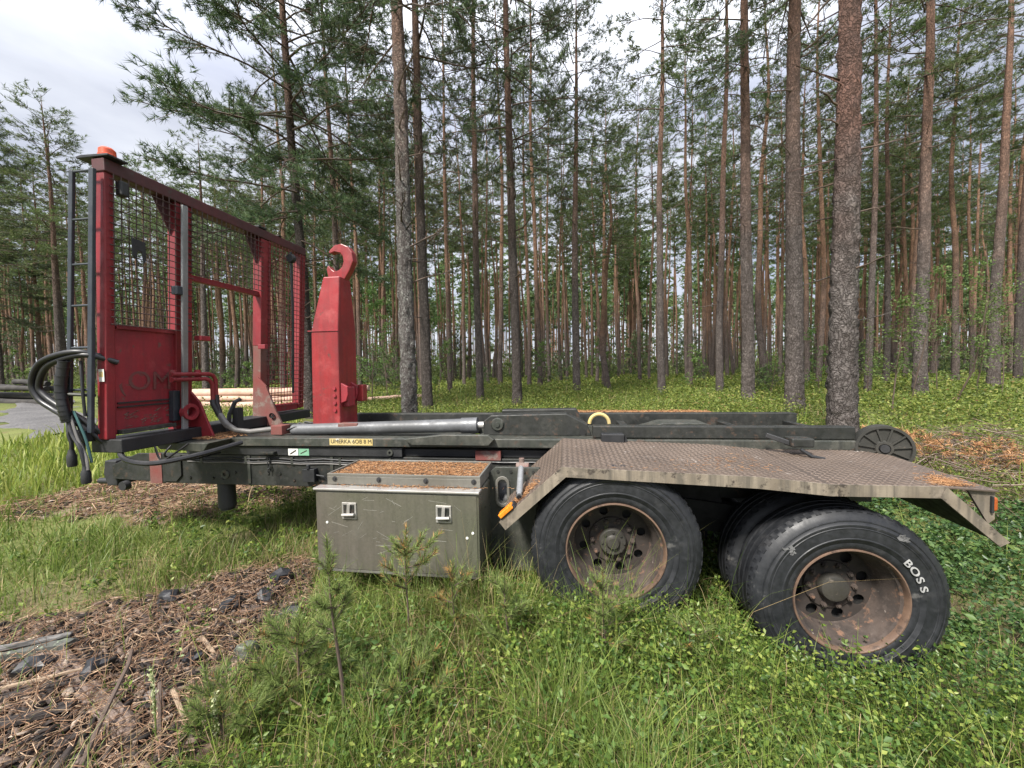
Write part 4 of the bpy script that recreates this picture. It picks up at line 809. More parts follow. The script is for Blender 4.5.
def build_wheel(u, v, z, front, far=False):
    w = empty('wheel', (u, v, z)); w.parent = trailer
    def tyre(v0):
        R, W = 0.535, 0.285
        half = [(0.300, 0.030), (0.312, 0.012), (0.335, 0.002), (0.352, 0.004), (0.356, 0.0), (0.372, -0.003), (0.375, -0.006), (0.380, -0.006), (0.383, -0.003), (0.40, -0.004), (0.436, -0.003), (0.439, -0.0055), (0.443, -0.0055), (0.446, -0.003), (0.450, -0.0055), (0.462, -0.0055), (0.468, 0.0), (0.478, 0.003), (0.480, 0.001), (0.484, 0.001), (0.486, 0.006), (0.495, 0.010), (0.512, 0.020), (0.522, 0.032), (0.531, 0.040), (R, 0.050)]
        tread = []
        for g in (0.088, 0.1425, 0.197): tread += [(R, g - 0.008), (R - 0.011, g - 0.006), (R - 0.011, g + 0.006), (R, g + 0.008)]
        prof = half + tread + [(r, W - a) for r, a in half[::-1]]
        m = MB(); m.lathe([(r, v0 + a) for r, a in prof], (0, 0, 0), 72)
        t = obj('tyre', m, 'tyre', w, True)
        # shoulder notches cut the tread edge into blocks
        bl = MB()
        for k in range(60):
            q = 2 * PI * k / 60; c, s = math.cos(q), math.sin(q)
            bl.bar((0.522 * c, v0 + 0.034, 0.522 * s), (0.5365 * c, v0 + 0.070, 0.5365 * s), 0.030, 0.012, (c, 0, s))
        obj('shoulder_block', bl, 'tyre', t)['kind'] = 'stuff'
        return t
    t = tyre(0.0); tyre(0.325)
    m = MB(); m.lathe([(0.296, 0.040), (0.298, 0.012), (0.304, 0.003), (0.311, 0.004), (0.313, 0.014)], (0, 0, 0), 64); obj('rim_edge', m, 'rim_edge', w, True)
    m = MB(); m.lathe([(0.297, 0.038), (0.284, 0.048), (0.278, 0.075), (0.260, 0.105), (0.254, 0.190), (0.246, 0.210)], (0, 0, 0), 64); obj('rim', m, 'rim', w, True)
    nh = 8; hr, rc = (0.030, 0.198) if front else (0.036, 0.196)
    circ = lambda cx, cz, r, n, q0=0.0, sq=1.0: [(cx + r * math.cos(q0 + 2 * PI * i / n), cz + r * math.sin(q0 + 2 * PI * i / n)) for i in range(n)]
    hol = []
    for k in range(nh):
        q = 2 * PI * (k + 0.35) / nh; cx, cz = rc * math.cos(q), rc * math.sin(q); hol.append(circ(cx, cz, hr, 12)[::-1])
    m = MB(); m.holed(circ(0, 0, 0.25, 48), hol, 0.205, 0.215); obj('wheel_disc', m, 'disc', w)
    m = MB(); m.lathe([(0.155, 0.205), (0.150, 0.192), (0.11, 0.188), (0.0, 0.188)], (0, 0, 0), 40); obj('mounting_flange', m, 'disc', w, True)
    for k in range(10):
        q = 2 * PI * k / 10; m = MB(); m.lathe([(0.0, -0.028), (0.010, -0.026), (0.011, -0.016), (0.017, -0.016), (0.017, 0.0)], (0.132 * math.cos(q), 0.190, 0.132 * math.sin(q)), 6); obj('wheel_nut', m, 'rim', w)
    if front:
        m = MB(); m.lathe([(0.0, 0.118), (0.035, 0.120), (0.042, 0.134), (0.05, 0.142), (0.082, 0.144), (0.09, 0.152), (0.092, 0.167), (0.075, 0.172), (0.075, 0.20)], (0, 0, 0), 28); hb = obj('hub', m, 'hub', w, True)
        for k in range(8):
            q = 2 * PI * k / 8; m = MB(); m.lathe([(0.0, -0.012), (0.009, -0.012), (0.010, 0.0)], (0.072 * math.cos(q), 0.145, 0.072 * math.sin(q)), 6); obj('bolt', m, 'hub', hb)
    else:
        m = MB(); m.lathe([(0.0, 0.128), (0.06, 0.130), (0.078, 0.137), (0.084, 0.150), (0.084, 0.20)], (0, 0, 0), 28); obj('hub', m, 'hub', w, True)
    m = MB(); m.lathe([(0.24, 0.225), (0.24, 0.60), (0.0, 0.60)], (0, 0, 0), 32); m.lathe([(0.0, 0.255), (0.24, 0.255)], (0, 0, 0), 32); obj('brake_drum', m, 'dark', w)
    return w, t
wheel_f, _ = build_wheel(0.0, 0.0, 0.535, True)
wheel_r, tyre_r = build_wheel(1.340, 0.0, 0.306, False)
for src in (wheel_f, wheel_r):                                     # the two wheels of the far side, turned round
    c = copy_tree(src, trailer); c.location = (src.location.x, 2.42, src.location.z); c.rotation_euler = (0, 0, PI)
for u, z in ((0.0, 0.535), (1.324, 0.306)):
    m = MB(); m.tube([(u, 0.60, z), (u, 1.85, z)], 0.07, 12); obj('axle', m, 'dark', trailer, True)
m = MB(); m.bar((-0.25, 0.72, 0.72), (1.5, 0.72, 0.50), 0.10, 0.12); m.bar((-0.25, 1.72, 0.72), (1.5, 1.72, 0.50), 0.10, 0.12); obj('bogie_spring', m, 'dark', trailer)
m = MB(); m.prism([(0.40, 0.45), (0.92, 0.40), (0.85, 0.92), (0.45, 0.92)], 0.70, 0.80); obj('bogie_bracket', m, 'dark', trailer)

# lettering and scuffs on the rear tyre
for k, ch in enumerate('BOSS'):
    q = math.radians(42 - k * 8.6)
    lettering(ch, 0.058, 'tyre_letter', wheel_r, Matrix.Translation((0.372 * math.cos(q), -0.0078, 0.372 * math.sin(q))) @ Matrix.Rotation(PI / 2 - q, 4, 'Y') @ Matrix.Rotation(PI / 2, 4, 'X') @ Matrix.Diagonal((1.3, 0.95, 1, 1)), 0.0012, 0.0009)
rr = random.Random(8)
sm = MB()
for (qc, rc_, n, sp) in ((139, 0.44, 6, 4), (55, 0.478, 3, 4)):
    for _ in range(n):
        q = math.radians(qc + rr.gauss(0, sp * 0.6)); r = rc_ + rr.gauss(0, 0.012); a = q + rr.uniform(-0.5, 0.5); s = rr.uniform(0.010, 0.024)
        c = (r * math.cos(q), -0.0066, r * math.sin(q)); n_ = 11
        sm.add([(c[0] + s * k1 * math.cos(a + 2 * PI * i / n_), c[1], c[2] + s * k1 * rr.uniform(0.7, 1.0) * math.sin(a + 2 * PI * i / n_)) for i in range(n_) for k1 in (rr.uniform(0.35, 1.3),)], [tuple(range(n_))])
so = obj('scuff_marks', sm, 'tyre_mark', wheel_r); so['kind'] = 'stuff'

# ------------------------------------------------------------------ plants: arrays of small leaf faces
def nrm(a): return a / np.maximum(np.linalg.norm(a, axis=-1, keepdims=True), 1e-9)

def blades(rng, P, L, W, lean=0.5, nseg=3, tilt=None):
    """ribbon grass blades at points P (n,3)"""
    n = len(P); a = rng.uniform(0, 2 * PI, n); d = np.stack([np.cos(a), np.sin(a), np.zeros(n)], 1)
    b = np.abs(rng.normal(lean, lean * 0.5, n))[:, None]; s = np.stack([-d[:, 1], d[:, 0], np.zeros(n)], 1)
    tw = rng.uniform(-0.6, 0.6, n)[:, None]; s = nrm(s + d * tw)
    L = L[:, None]; W = W[:, None]; V = []
    up = np.array([0, 0, 1.0])
    for t in np.linspace(0, 1, nseg + 1):
        c = P + up * L * (t - 0.45 * np.minimum(b, 1.5) * t * t) + d * L * b * (0.15 * t + 0.75 * t * t)
        if t < 1: V += [c - s * W * (1 - t * 0.7) / 2, c + s * W * (1 - t * 0.7) / 2]
        else: V.append(c)
    V = np.stack(V, 1); k = V.shape[1]
    F = []
    for i in range(nseg - 1): F += [(2 * i, 2 * i + 1, 2 * i + 3), (2 * i, 2 * i + 3, 2 * i + 2)]
    F.append((2 * nseg - 2, 2 * nseg - 1, 2 * nseg))
    F = (np.array(F)[None] + (np.arange(n) * k)[:, None, None]).reshape(-1, 3)
    return V.reshape(-1, 3), F

def leaves(rng, C, size, upness=0.8, D=None, fold=0.25, ratio=0.55):
    """folded oval leaves (4 triangles) at centres C"""
    n = len(C)
    nn = nrm(rng.normal(0, 1, (n, 3)) + np.array([0, 0, 1.0]) * upness * 2)
    t = rng.normal(0, 1, (n, 3)) if D is None else D + rng.normal(0, 0.5, (n, 3))
    t = nrm(t - nn * (t * nn).sum(1, keepdims=True)); b = np.cross(nn, t); s = size[:, None]
    V = np.stack([C - t * s * 0.5, C + b * s * ratio * 0.5 + nn * s * fold * 0.4 - t * s * 0.05, C + t * s * 0.5, C - b * s * ratio * 0.5 + nn * s * fold * 0.4 - t * s * 0.05], 1)
    F = (np.array([(0, 1, 2), (0, 2, 3)])[None] + (np.arange(n) * 4)[:, None, None]).reshape(-1, 3)
    return V.reshape(-1, 3), F

def needles(rng, C, D, length, width, per, spread=0.8):
    """tufts: per thin triangles fanned round direction D at each centre C"""
    n = len(C); C = np.repeat(C, per, 0); D = np.repeat(D, per, 0); m = n * per
    d = nrm(D + spread * nrm(rng.normal(0, 1, (m, 3))))
    s = nrm(np.cross(d, rng.normal(0, 1, (m, 3))))
    base = C + D * rng.uniform(-0.5, 0.35, (m, 1)) * length * 0.9
    L = length * rng.uniform(0.7, 1.2, (m, 1))
    V = np.stack([base - s * width / 2, base + s * width / 2, base + d * L], 1)
    return V.reshape(-1, 3), np.arange(m * 3).reshape(-1, 3)

def sticks(rng, A, B, r0, r1=None):
    """three sided sticks from A to B (n,3)"""
    r1 = r0 * 0.6 if r1 is None else r1
    n = len(A); d = nrm(B - A); s = nrm(np.cross(d, rng.normal(0, 1, (n, 3)))); t = np.cross(d, s); V = []
    r0 = np.broadcast_to(r0, (n,))[:, None]; r1 = np.broadcast_to(r1, (n,))[:, None]
    for P, r in ((A, r0), (B, r1)):
        for q in (0, 2 * PI / 3, 4 * PI / 3): V.append(P + r * (math.cos(q) * s + math.sin(q) * t))
    V = np.stack(V, 1)
    F = [(0, 1, 4), (0, 4, 3), (1, 2, 5), (1, 5, 4), (2, 0, 3), (2, 3, 5)]
    return V.reshape(-1, 3), (np.array(F)[None] + (np.arange(n) * 6)[:, None, None]).reshape(-1, 3)

def join(parts):
    V, F, I, b = [], [], [], 0
    for k, (v, f) in enumerate(parts): V.append(v); F.append(f + b); I.append(np.full(len(f), k)); b += len(v)
    return np.concatenate(V), np.concatenate(F), np.concatenate(I)

def joinm(parts):
    """parts = [(V, F, material index)]"""
    V, F, I, b = [], [], [], 0
    for v, f, k in parts: V.append(v); F.append(f + b); I.append(np.full(len(f), k)); b += len(v)
    return np.concatenate(V), np.concatenate(F), np.concatenate(I)

# ------------------------------------------------------------------ pines
def crown_mesh(name, seed, Ht, base, rmax, nbr, nlen, nwid, per, step, droop=0.1, top_round=True, mats=('needle', 'limb'), blen=5.0, sparse=0.0):
    rng = np.random.default_rng(seed); tc, td, limbs, A, B, R = [], [], MB(), [], [], []
    for k in range(nbr):
        t = ((k + rng.uniform(0, 1)) / nbr) ** 0.9; h = base + (Ht - base) * t
        az = k * 2.39996 + rng.uniform(-0.5, 0.5)
        shape = ((1 - t) ** 0.55) * min(1.0, 0.55 + 2.2 * t)
        L = rmax * shape * rng.uniform(0.6, 1.12) + 0.25
        el = math.radians(-8 + 55 * t + rng.uniform(-10, 10))
        d = np.array([math.cos(az) * math.cos(el), math.sin(az) * math.cos(el), math.sin(el)])
        pts = [np.array([0.0, 0, h])]; cur = d.copy(); ns = 7
        for i in range(ns):
            s = (i + 1) / ns
            cur = unit(cur + np.array([0, 0, -droop * (1 - s) * 1.0 + 0.16 * s * s]) + rng.normal(0, 0.09, 3))
            pts.append(pts[-1] + cur * L / ns)
        r0 = 0.008 + 0.0075 * L
        limbs.tube(pts, [r0 * (1 - 0.82 * i / ns) for i in range(ns + 1)], 4, False)
        P = np.array(pts)
        nb = max(3, int(L * blen))
        for j in range(nb + 1):
            s = rng.uniform(0.28, 1.0) if j < nb else 1.0
            f = s * ns; i0 = min(int(f), ns - 1); p = P[i0] + (P[i0 + 1] - P[i0]) * (f - i0); dl = unit(P[i0 + 1] - P[i0])
            side = unit(np.cross(dl, (0, 0, 1))) * rng.choice((-1, 1))
            bd = unit(dl * rng.uniform(0.5, 1.1) + side * rng.uniform(0.3, 1.0) * (j < nb) + np.array([0, 0, rng.uniform(-0.15, 0.4)]))
            bl = (0.22 * L * (1.15 - s) + rng.uniform(0.16, 0.42))
            e = p + bd * bl; A.append(p); B.append(e); R.append(0.004 + 0.006 * bl)
            if rng.uniform() < sparse: continue
            for q in np.arange(0.35 * bl, bl + step * 0.5, step):
                tc.append(p + bd * q + rng.normal(0, 0.045, 3)); td.append(unit(bd + rng.normal(0, 0.75, 3) + np.array([0, 0, 0.25])))
    lv = np.array(limbs.v); lf = np.array([(f[0], f[1], f[2]) for f in limbs.f] + [(f[0], f[2], f[3]) for f in limbs.f])
    sv, sf = sticks(rng, np.array(A), np.array(B), np.array(R))
    nv, nf = needles(rng, np.array(tc), np.array(td), nlen, nwid, per)
    V, Fc, I = joinm([(nv, nf, 0), (lv, lf, 1), (sv, sf, 1)])
    me = fast(name, V, Fc, None, 'mesh', I)
    for m in mats: me.materials.append(M[m])
    return me

def trunk_mesh(name, seed, Ht, r, sides, rings, mat, rough=0.0, stubs=14, bend=0.12, butt=0.35):
    rng = np.random.default_rng(seed); z = Ht * (np.linspace(0, 1, rings) ** 1.35); z[0] = -0.25
    rad = r * np.clip(1 - np.maximum(z, 0) / Ht, 0.02, 1) ** 0.72 + butt * r * np.exp(-np.maximum(z, 0) / 0.28)
    ph = rng.uniform(0, 6, 4)
    cx = bend * (np.sin(z * 0.33 + ph[0]) - math.sin(ph[0])) + 0.3 * bend * np.sin(z * 0.9 + ph[1]) * np.minimum(1, z / 3)
    cy = bend * (np.sin(z * 0.29 + ph[2]) - math.sin(ph[2]))
    q = np.linspace(0, 2 * PI, sides, endpoint=False)
    rr_ = np.repeat(rad[:, None], sides, 1)
    if rough:
        g = rng.normal(0, 1, (rings, sides)); g = g + np.roll(g, 1, 0) + np.roll(g, 1, 1)
        rr_ = rr_ * (1 + rough * g / 1.7 + rough * 0.8 * np.sin(q * 5 + ph[3] + 0.4 * z[:, None]))
    V = np.stack([cx[:, None] + rr_ * np.cos(q), cy[:, None] + rr_ * np.sin(q), np.repeat(z[:, None], sides, 1)], -1).reshape(-1, 3)
    i = (np.arange(rings - 1)[:, None] * sides + np.arange(sides)[None]).ravel(); j = (np.arange(rings - 1)[:, None] * sides + (np.arange(sides)[None] + 1) % sides).ravel()
    F = np.concatenate([np.stack([i, j, j + sides], 1), np.stack([i, j + sides, i + sides], 1)])
    if stubs:
        h = rng.uniform(2.0, Ht * 0.55, stubs); a = rng.uniform(0, 2 * PI, stubs); L = rng.uniform(0.15, 0.9, stubs)
        x0 = np.interp(h, z, cx); y0 = np.interp(h, z, cy); A = np.stack([x0, y0, h], 1)
        B = A + np.stack([np.cos(a) * L, np.sin(a) * L, rng.uniform(-0.2, 0.35, stubs) * L], 1)
        sv, sf = sticks(rng, A, B, np.full(stubs, 0.016), np.full(stubs, 0.005))
        V, F, _ = joinm([(V, F, 0), (sv, sf, 0)])
    me = fast(name, V, F, None, 'mesh', smooth=True); me.materials.append(M[mat])
    return me, (z, cx, cy)

NEAR_CROWN = [crown_mesh('pine_crown', 11, 17.0, 4.4, 3.7, 104, 0.14, 0.0135, 13, 0.075, 0.16, blen=8.5),
              crown_mesh('pine_crown', 12, 18.0, 6.6, 3.0, 46, 0.14, 0.0125, 13, 0.085, 0.16, blen=6.5, sparse=0.12),
              crown_mesh('pine_crown', 13, 19.0, 9.0, 2.5, 48, 0.14, 0.013, 12, 0.085, 0.12, blen=6.5, sparse=0.1)]
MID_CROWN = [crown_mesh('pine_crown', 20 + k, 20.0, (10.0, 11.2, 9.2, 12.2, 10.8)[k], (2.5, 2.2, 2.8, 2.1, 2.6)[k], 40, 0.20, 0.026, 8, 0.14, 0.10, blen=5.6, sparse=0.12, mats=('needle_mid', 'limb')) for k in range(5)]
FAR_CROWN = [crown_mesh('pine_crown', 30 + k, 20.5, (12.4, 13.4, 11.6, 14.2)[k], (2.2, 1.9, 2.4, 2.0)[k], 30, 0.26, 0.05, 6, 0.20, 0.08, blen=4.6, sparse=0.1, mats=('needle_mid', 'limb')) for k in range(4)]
MID_TRUNK = [trunk_mesh('pine_trunk', 40 + k, 20.0, 0.15, 12, 50, 'bark', 0.03, 16, (0.10, 0.16, 0.07, 0.20, 0.12)[k])[0] for k in range(5)]
FAR_TRUNK = [trunk_mesh('pine_trunk', 50 + k, 20.5, 0.145, 8, 26, 'bark', 0.02, 8, (0.10, 0.18, 0.06, 0.22)[k])[0] for k in range(4)]

def tree(x, y, trunk, crown, label, group=None, girth=1.0, height=1.0, lean=(0, 0), rz=0.0, cw=1.0):
    t = empty('pine_tree', gp(x, y, -0.05), 0); t.rotation_euler = (lean[1], lean[0], rz)
    tag(t, label, 'tree', group)
    a = bpy.data.objects.new('trunk', trunk); COL.objects.link(a); a.parent = t; a.scale = (girth, girth, height)
    if crown is not None:
        b = bpy.data.objects.new('crown', crown); COL.objects.link(b); b.parent = t; b.scale = (cw, cw, height)
    return t

def dead_limbs(t, rng, n, z0, z1, r, lmin, lmax, mat='limb'):
    """bare lower limbs, each a part of the tree"""
    for k in range(n):
        h = z0 + (z1 - z0) * (k + rng.uniform(0, 1)) / n; a = rng.uniform(0, 2 * PI); L = rng.uniform(lmin, lmax)
        d = V3(math.cos(a), math.sin(a), rng.uniform(-0.15, 0.3)); p = V3(0, 0, h) + d * r * 0.5; pts = [p]
        for i in range(5):
            d = unit(d + rng.normal(0, 0.16, 3) + V3(0, 0, 0.05)); pts.append(pts[-1] + d * L / 5)
        m = MB(); m.tube(pts, [0.020 * (1 - 0.15 * i) * (0.6 + 0.4 * L) for i in range(6)], 5)
        for i in (2, 3, 4):
            e = pts[i] + unit(d + rng.normal(0, 0.7, 3)) * L * rng.uniform(0.12, 0.3); m.tube([pts[i], e], [0.007, 0.003], 4)
        obj('dead_limb', m, mat, t)

def px(p, d): return (p - 512) / F_PX * d
trng = np.random.default_rng(77)

def near_tree(p, d, r, Ht, crown, label, mat='bark_near', lean=(0, 0), limbs=0, lz=(2.5, 6.5), ll=(0.4, 1.3), rz=0.0, rough=0.05, seed=1, bend=0.06, sides=28, cw=1.0, ch=1.0, rings=260):
    me, _ = trunk_mesh('pine_trunk', seed, Ht, r, sides, rings, mat, rough, 10, bend)
    t = tree(px(p, d), d, me, None, label, None, 1.0, 1.0, lean, rz)
    if crown is not None:
        b = bpy.data.objects.new('crown', crown); COL.objects.link(b); b.parent = t; b.scale = (cw, cw, ch)
    if limbs: dead_limbs(t, np.random.default_rng(seed + 500), limbs, lz[0], lz[1], r, ll[0], ll[1])
    return t

near_tree(409, 6.7, 0.142, 18, NEAR_CROWN[1], 'grey lichen flecked pine close behind the trailer deck, right of the red hook arm', 'bark_near', (math.radians(-0.6), 0), 9, (2.6, 6.2), (0.35, 1.0), 0.3, 0.06, 101, 0.03)
near_tree(427, 9.8, 0.135, 18, NEAR_CROWN[1], 'dark straight pine just right of the grey lichen flecked pine', 'bark_dark', (math.radians(-0.5), 0), 8, (3.5, 7.5), (0.5, 1.6), 2.1, 0.03, 102)
near_tree(480, 12.6, 0.120, 18.5, NEAR_CROWN[2], 'slim grey brown pine between the dark straight pine and the branchy central pine', 'bark_mid', (0, 0), 6, (3.5, 8), (0.5, 1.5), 0.9, 0.03, 103)
near_tree(517, 11.0, 0.140, 18, NEAR_CROWN[1], 'dark branchy pine in the middle of the picture, bare limbs all the way up', 'bark_dark', (0, 0), 14, (3.2, 9.0), (0.7, 2.2), 4.0, 0.03, 104, 0.05)
near_tree(577, 14.0, 0.140, 15.2, NEAR_CROWN[2], 'straight reddish pine behind the yellow strap loop', 'bark_mid', (0, 0), 6, (4, 8), (0.5, 1.4), 1.1, 0.03, 105, ch=0.80)
near_tree(662, 15.2, 0.150, 19, MID_CROWN[0], 'tall straight pine with clean trunk over the far fender', 'bark_mid', (0, 0), 5, (4, 9), (0.4, 1.3), 2.5, 0.03, 106)
near_tree(720, 15.0, 0.135, 19, MID_CROWN[1], 'slightly tilted pine left of the thicker pine above the tread plate', 'bark_mid', (math.radians(0.4), 0), 6, (3, 9), (0.4, 1.4), 5.5, 0.03, 107)
near_tree(748, 10.8, 0.165, 19, NEAR_CROWN[2], 'thick red brown pine standing above the middle of the chequer plate fender', 'bark_mid', (0, 0), 8, (4.5, 9), (0.5, 1.6), 3.3, 0.04, 108)
near_tree(795, 9.0, 0.185, 19, NEAR_CROWN[2], 'thick pine with orange upper trunk above the container lock', 'bark_mid', (0, 0), 8, (4.2, 9.5), (0.5, 1.7), 0.4, 0.04, 109)
near_tree(843, 5.5, 0.182, 14.5, NEAR_CROWN[2], 'thickest pine with coarse flaking bark right behind the trailer tail', 'bark_coarse', (math.radians(-0.5), 0), 12, (2.4, 7.0), (0.25, 1.1), 5.0, 0.06, 110, 0.03, ch=1.0)
near_tree(921, 11.6, 0.165, 19.5, MID_CROWN[2], 'orange barked pine behind the tail roller, leafy saplings at its foot', 'bark_mid', (math.radians(0.5), 0), 7, (4, 9), (0.4, 1.6), 1.9, 0.04, 111)
near_tree(994, 14.2, 0.170, 19, MID_CROWN[3], 'pine with hanging branches near the right edge of the picture', 'bark_mid', (0, 0), 7, (3, 9), (0.6, 1.8), 2.7, 0.03, 112)
near_tree(1019, 17.0, 0.150, 19, MID_CROWN[4], 'pine cut by the right edge of the picture', 'bark_dark', (0, 0), 4, (3, 9), (0.6, 1.8), 2.2, 0.03, 113)
near_tree(868, 13.2, 0.105, 18, MID_CROWN[4], 'slim pine just right of the thickest pine', 'bark_mid', (0, 0), 4, (3, 8), (0.4, 1.1), 0.7, 0.03, 114)
near_tree(886, 17.0, 0.120, 19, MID_CROWN[2], 'slim dark pine halfway between the thickest pine and the orange barked pine', 'bark_dark', (0, 0), 5, (3, 8), (0.4, 1.3), 1.7, 0.03, 115)
near_tree(309, 9.6, 0.125, 17, NEAR_CROWN[0], 'bushy wide crowned pine at the clearing edge, leaning behind the red headboard', 'bark_dark', (math.radians(-1.2), 0), 6, (2.4, 4.2), (0.4, 1.1), 0.2, 0.03, 116, 0.06)
near_tree(339, 13.5, 0.115, 18, NEAR_CROWN[1], 'slim pine between the bushy crowned pine and the red hook arm', 'bark_mid', (math.radians(-0.6), 0), 6, (3, 7), (0.5, 1.4), 1.4, 0.03, 117)
near_tree(59, 17.0, 0.140, 13.4, MID_CROWN[2], 'left one of the twin pines seen through the ladder', 'bark_mid', (0, 0), 5, (3, 8), (0.5, 1.4), 1.0, 0.03, 118, ch=0.67)
near_tree(67, 17.6, 0.140, 12.6, MID_CROWN[0], 'right one of the twin pines seen through the ladder', 'bark_mid', (0, 0), 5, (3, 8), (0.5, 1.4), 3.0, 0.03, 119, ch=0.63)
near_tree(206, 17.5, 0.145, 11.8, MID_CROWN[1], 'pale straight pine framed by the gap of the red headboard, behind the log pile', 'bark_mid', (0, 0), 4, (4, 9), (0.5, 1.4), 2.0, 0.03, 120, ch=0.59)
near_tree(2, 25.0, 0.130, 18, NEAR_CROWN[0], 'wide branching pine at the far left edge beyond the gravel road', 'bark_dark', (0, 0), 5, (3, 6), (0.5, 1.4), 2.9, 0.03, 121, cw=0.9, ch=1.05)

# the forest behind: one pine after another, thinning towards the clearing
spots = [(px(p, d), d) for p, d in ((222, 22), (236, 21), (247, 25), (262, 23), (284, 20), (540, 18), (529, 22), (604, 21), (640, 24), (690, 20), (704, 26), (765, 19), (780, 24), (818, 18), (955, 19), (972, 24), (905, 22), (450, 19), (464, 24), (500, 20), (360, 20), (385, 23), (345, 26), (2, 27), (24, 26), (34, 30), (46, 27), (90, 25), (120, 29), (148, 27), (168, 31))]
tries = 0
while len(spots) < 272 and tries < 20000:
    tries += 1
    y = math.sqrt(trng.uniform(17.0 ** 2, 48.0 ** 2)); x = trng.uniform(-1.36, 1.36) * y
    lim = 1.5 if y > 28 else 2.4
    if min((x - a) ** 2 + (y - b) ** 2 for a, b in spots) < lim * lim: continue
    xx, yy = np.array([x]), np.array([y])
    if in_poly(xx, yy, CLEARING)[0] or in_poly(xx, yy, ROAD)[0]: continue
    if x < -0.66 * y and y < 33: continue
    spots.append((x, y))
MARKS = [(0, 'left picture edge'), (63, 'twin pines'), (104, 'near headboard post'), (183, 'flat grey pole'), (206, 'pale framed pine'), (262, 'worn inner post'), (300, 'far headboard post'), (335, 'red hook arm'), (409, 'lichen flecked pine'),
         (427, 'dark straight pine'), (480, 'slim grey pine'), (517, 'branchy central pine'), (577, 'reddish straight pine'), (662, 'clean tall pine'), (720, 'tilted pine'), (748, 'red brown pine'), (795, 'thick orange pine'), (843, 'thickest pine'), (921, 'orange barked pine'), (994, 'hanging branched pine'), (1024, 'right picture edge')]
ORD = ['first', 'second', 'third', 'fourth', 'fifth', 'sixth', 'seventh', 'eighth', 'ninth', 'tenth', 'eleventh', 'twelfth', 'thirteenth', 'fourteenth', 'fifteenth']
def between(pts, what):
    """a label for each point: its order from the left between two landmarks"""
    p = [512 + F_PX * x / y for x, y in pts]; bins = {}
    for i, q in enumerate(p): bins.setdefault(sum(q >= m for m, _ in MARKS), []).append(i)
    out = [None] * len(pts)
    for b, ids in bins.items():
        ids.sort(key=lambda i: p[i])
        for n, i in enumerate(ids):
            if b == 0 or b == len(MARKS): out[i] = what + (' just beyond the left picture edge' if b == 0 else ' just beyond the right picture edge')
            else: out[i] = (ORD[min(n, 14)] + ' ' if len(ids) > 1 else 'only ') + what + (' from left' if len(ids) > 1 else '') + f' between the {MARKS[b - 1][1]} and the {MARKS[b][1]}'
    return out
front = [i for i, (x, y) in enumerate(spots) if y < 32]
FRONT_LABEL = dict(zip(front, between([spots[i] for i in front], 'thin background pine')))
for k, (x, y) in enumerate(spots):
    g = float(trng.uniform(0.72, 1.12)); h = float(trng.uniform(0.84, 1.08)); rz = float(trng.uniform(0, 6.28)); ln = (float(trng.normal(0, 0.008)), float(trng.normal(0, 0.008)))
    cw = float(trng.uniform(0.85, 1.2)); q = 512 + F_PX * x / y
    if 70 < q < 262: h = min(h, (1.7 + float(trng.uniform(165, 215)) * y / F_PX) / 20.0)      # lower trees round the clearing
    elif q <= 70: h = min(h, (1.7 + float(trng.uniform(90, 280)) * y / F_PX) / 20.0)
    elif 588 < q < 668: h = min(h, (1.7 + float(trng.uniform(200, 270)) * y / F_PX) / 20.0)
    if y < 32:
        lab, grp = FRONT_LABEL[k], 'pines in the first ranks of the forest'
        tree(x, y, MID_TRUNK[k % 5], MID_CROWN[(k * 3 + 1) % 5], lab, grp, g * (0.95 if y > 24 else 1.0), h, ln, rz, cw)
    else:
        lab, grp = 'thin distant pine deep in the crowded forest behind the trailer', 'pines deep in the forest'
        tree(x, y, FAR_TRUNK[k % 4], FAR_CROWN[(k * 3 + 1) % 4], lab, grp, g, h, ln, rz, cw)

def far_forest():
    """the woods beyond the last trees one can tell apart"""
    rng = np.random.default_rng(9); parts = []
    for k in range(1150):
        y = math.sqrt(rng.uniform(47 ** 2, 112 ** 2)); x = rng.uniform(-1.6, 1.6) * y; z = float(gz(x, y)); h = rng.uniform(16, 22); b = np.array([x, y, z])
        sv, sf = sticks(rng, b[None], (b + [rng.normal(0, 0.3), 0, h])[None], np.array([0.16]), np.array([0.05])); parts.append((sv, sf, 1))
        n = 44; t = rng.uniform(0, 1, n) ** 0.9; low = rng.uniform() < 0.16; cb = rng.uniform(0.08, 0.3) if low else 0.64
        rr_ = 2.3 * (1 - t) ** 0.6 * np.sqrt(rng.uniform(0, 1, n)); a = rng.uniform(0, 2 * PI, n)
        C = b + np.stack([rr_ * np.cos(a), rr_ * np.sin(a), h * (cb + (1 - cb) * t)], 1)
        D = nrm(np.stack([np.cos(a), np.sin(a), rng.uniform(-0.2, 0.6, n)], 1)); v, f = needles(rng, C, D, 0.8, 0.24, 6, 0.9); parts.append((v, f, 2 if low else 0))
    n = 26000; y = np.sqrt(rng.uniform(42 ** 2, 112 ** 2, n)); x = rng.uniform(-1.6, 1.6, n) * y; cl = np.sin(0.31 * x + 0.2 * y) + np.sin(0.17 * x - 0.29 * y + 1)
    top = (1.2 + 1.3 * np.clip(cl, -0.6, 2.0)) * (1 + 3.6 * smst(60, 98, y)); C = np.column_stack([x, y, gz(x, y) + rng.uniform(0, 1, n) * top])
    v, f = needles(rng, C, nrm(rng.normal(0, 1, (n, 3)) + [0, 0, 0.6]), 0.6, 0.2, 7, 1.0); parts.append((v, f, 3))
    V, F, I = joinm(parts)
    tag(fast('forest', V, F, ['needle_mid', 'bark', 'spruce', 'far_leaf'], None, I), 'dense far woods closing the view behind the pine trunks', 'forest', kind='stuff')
far_forest()

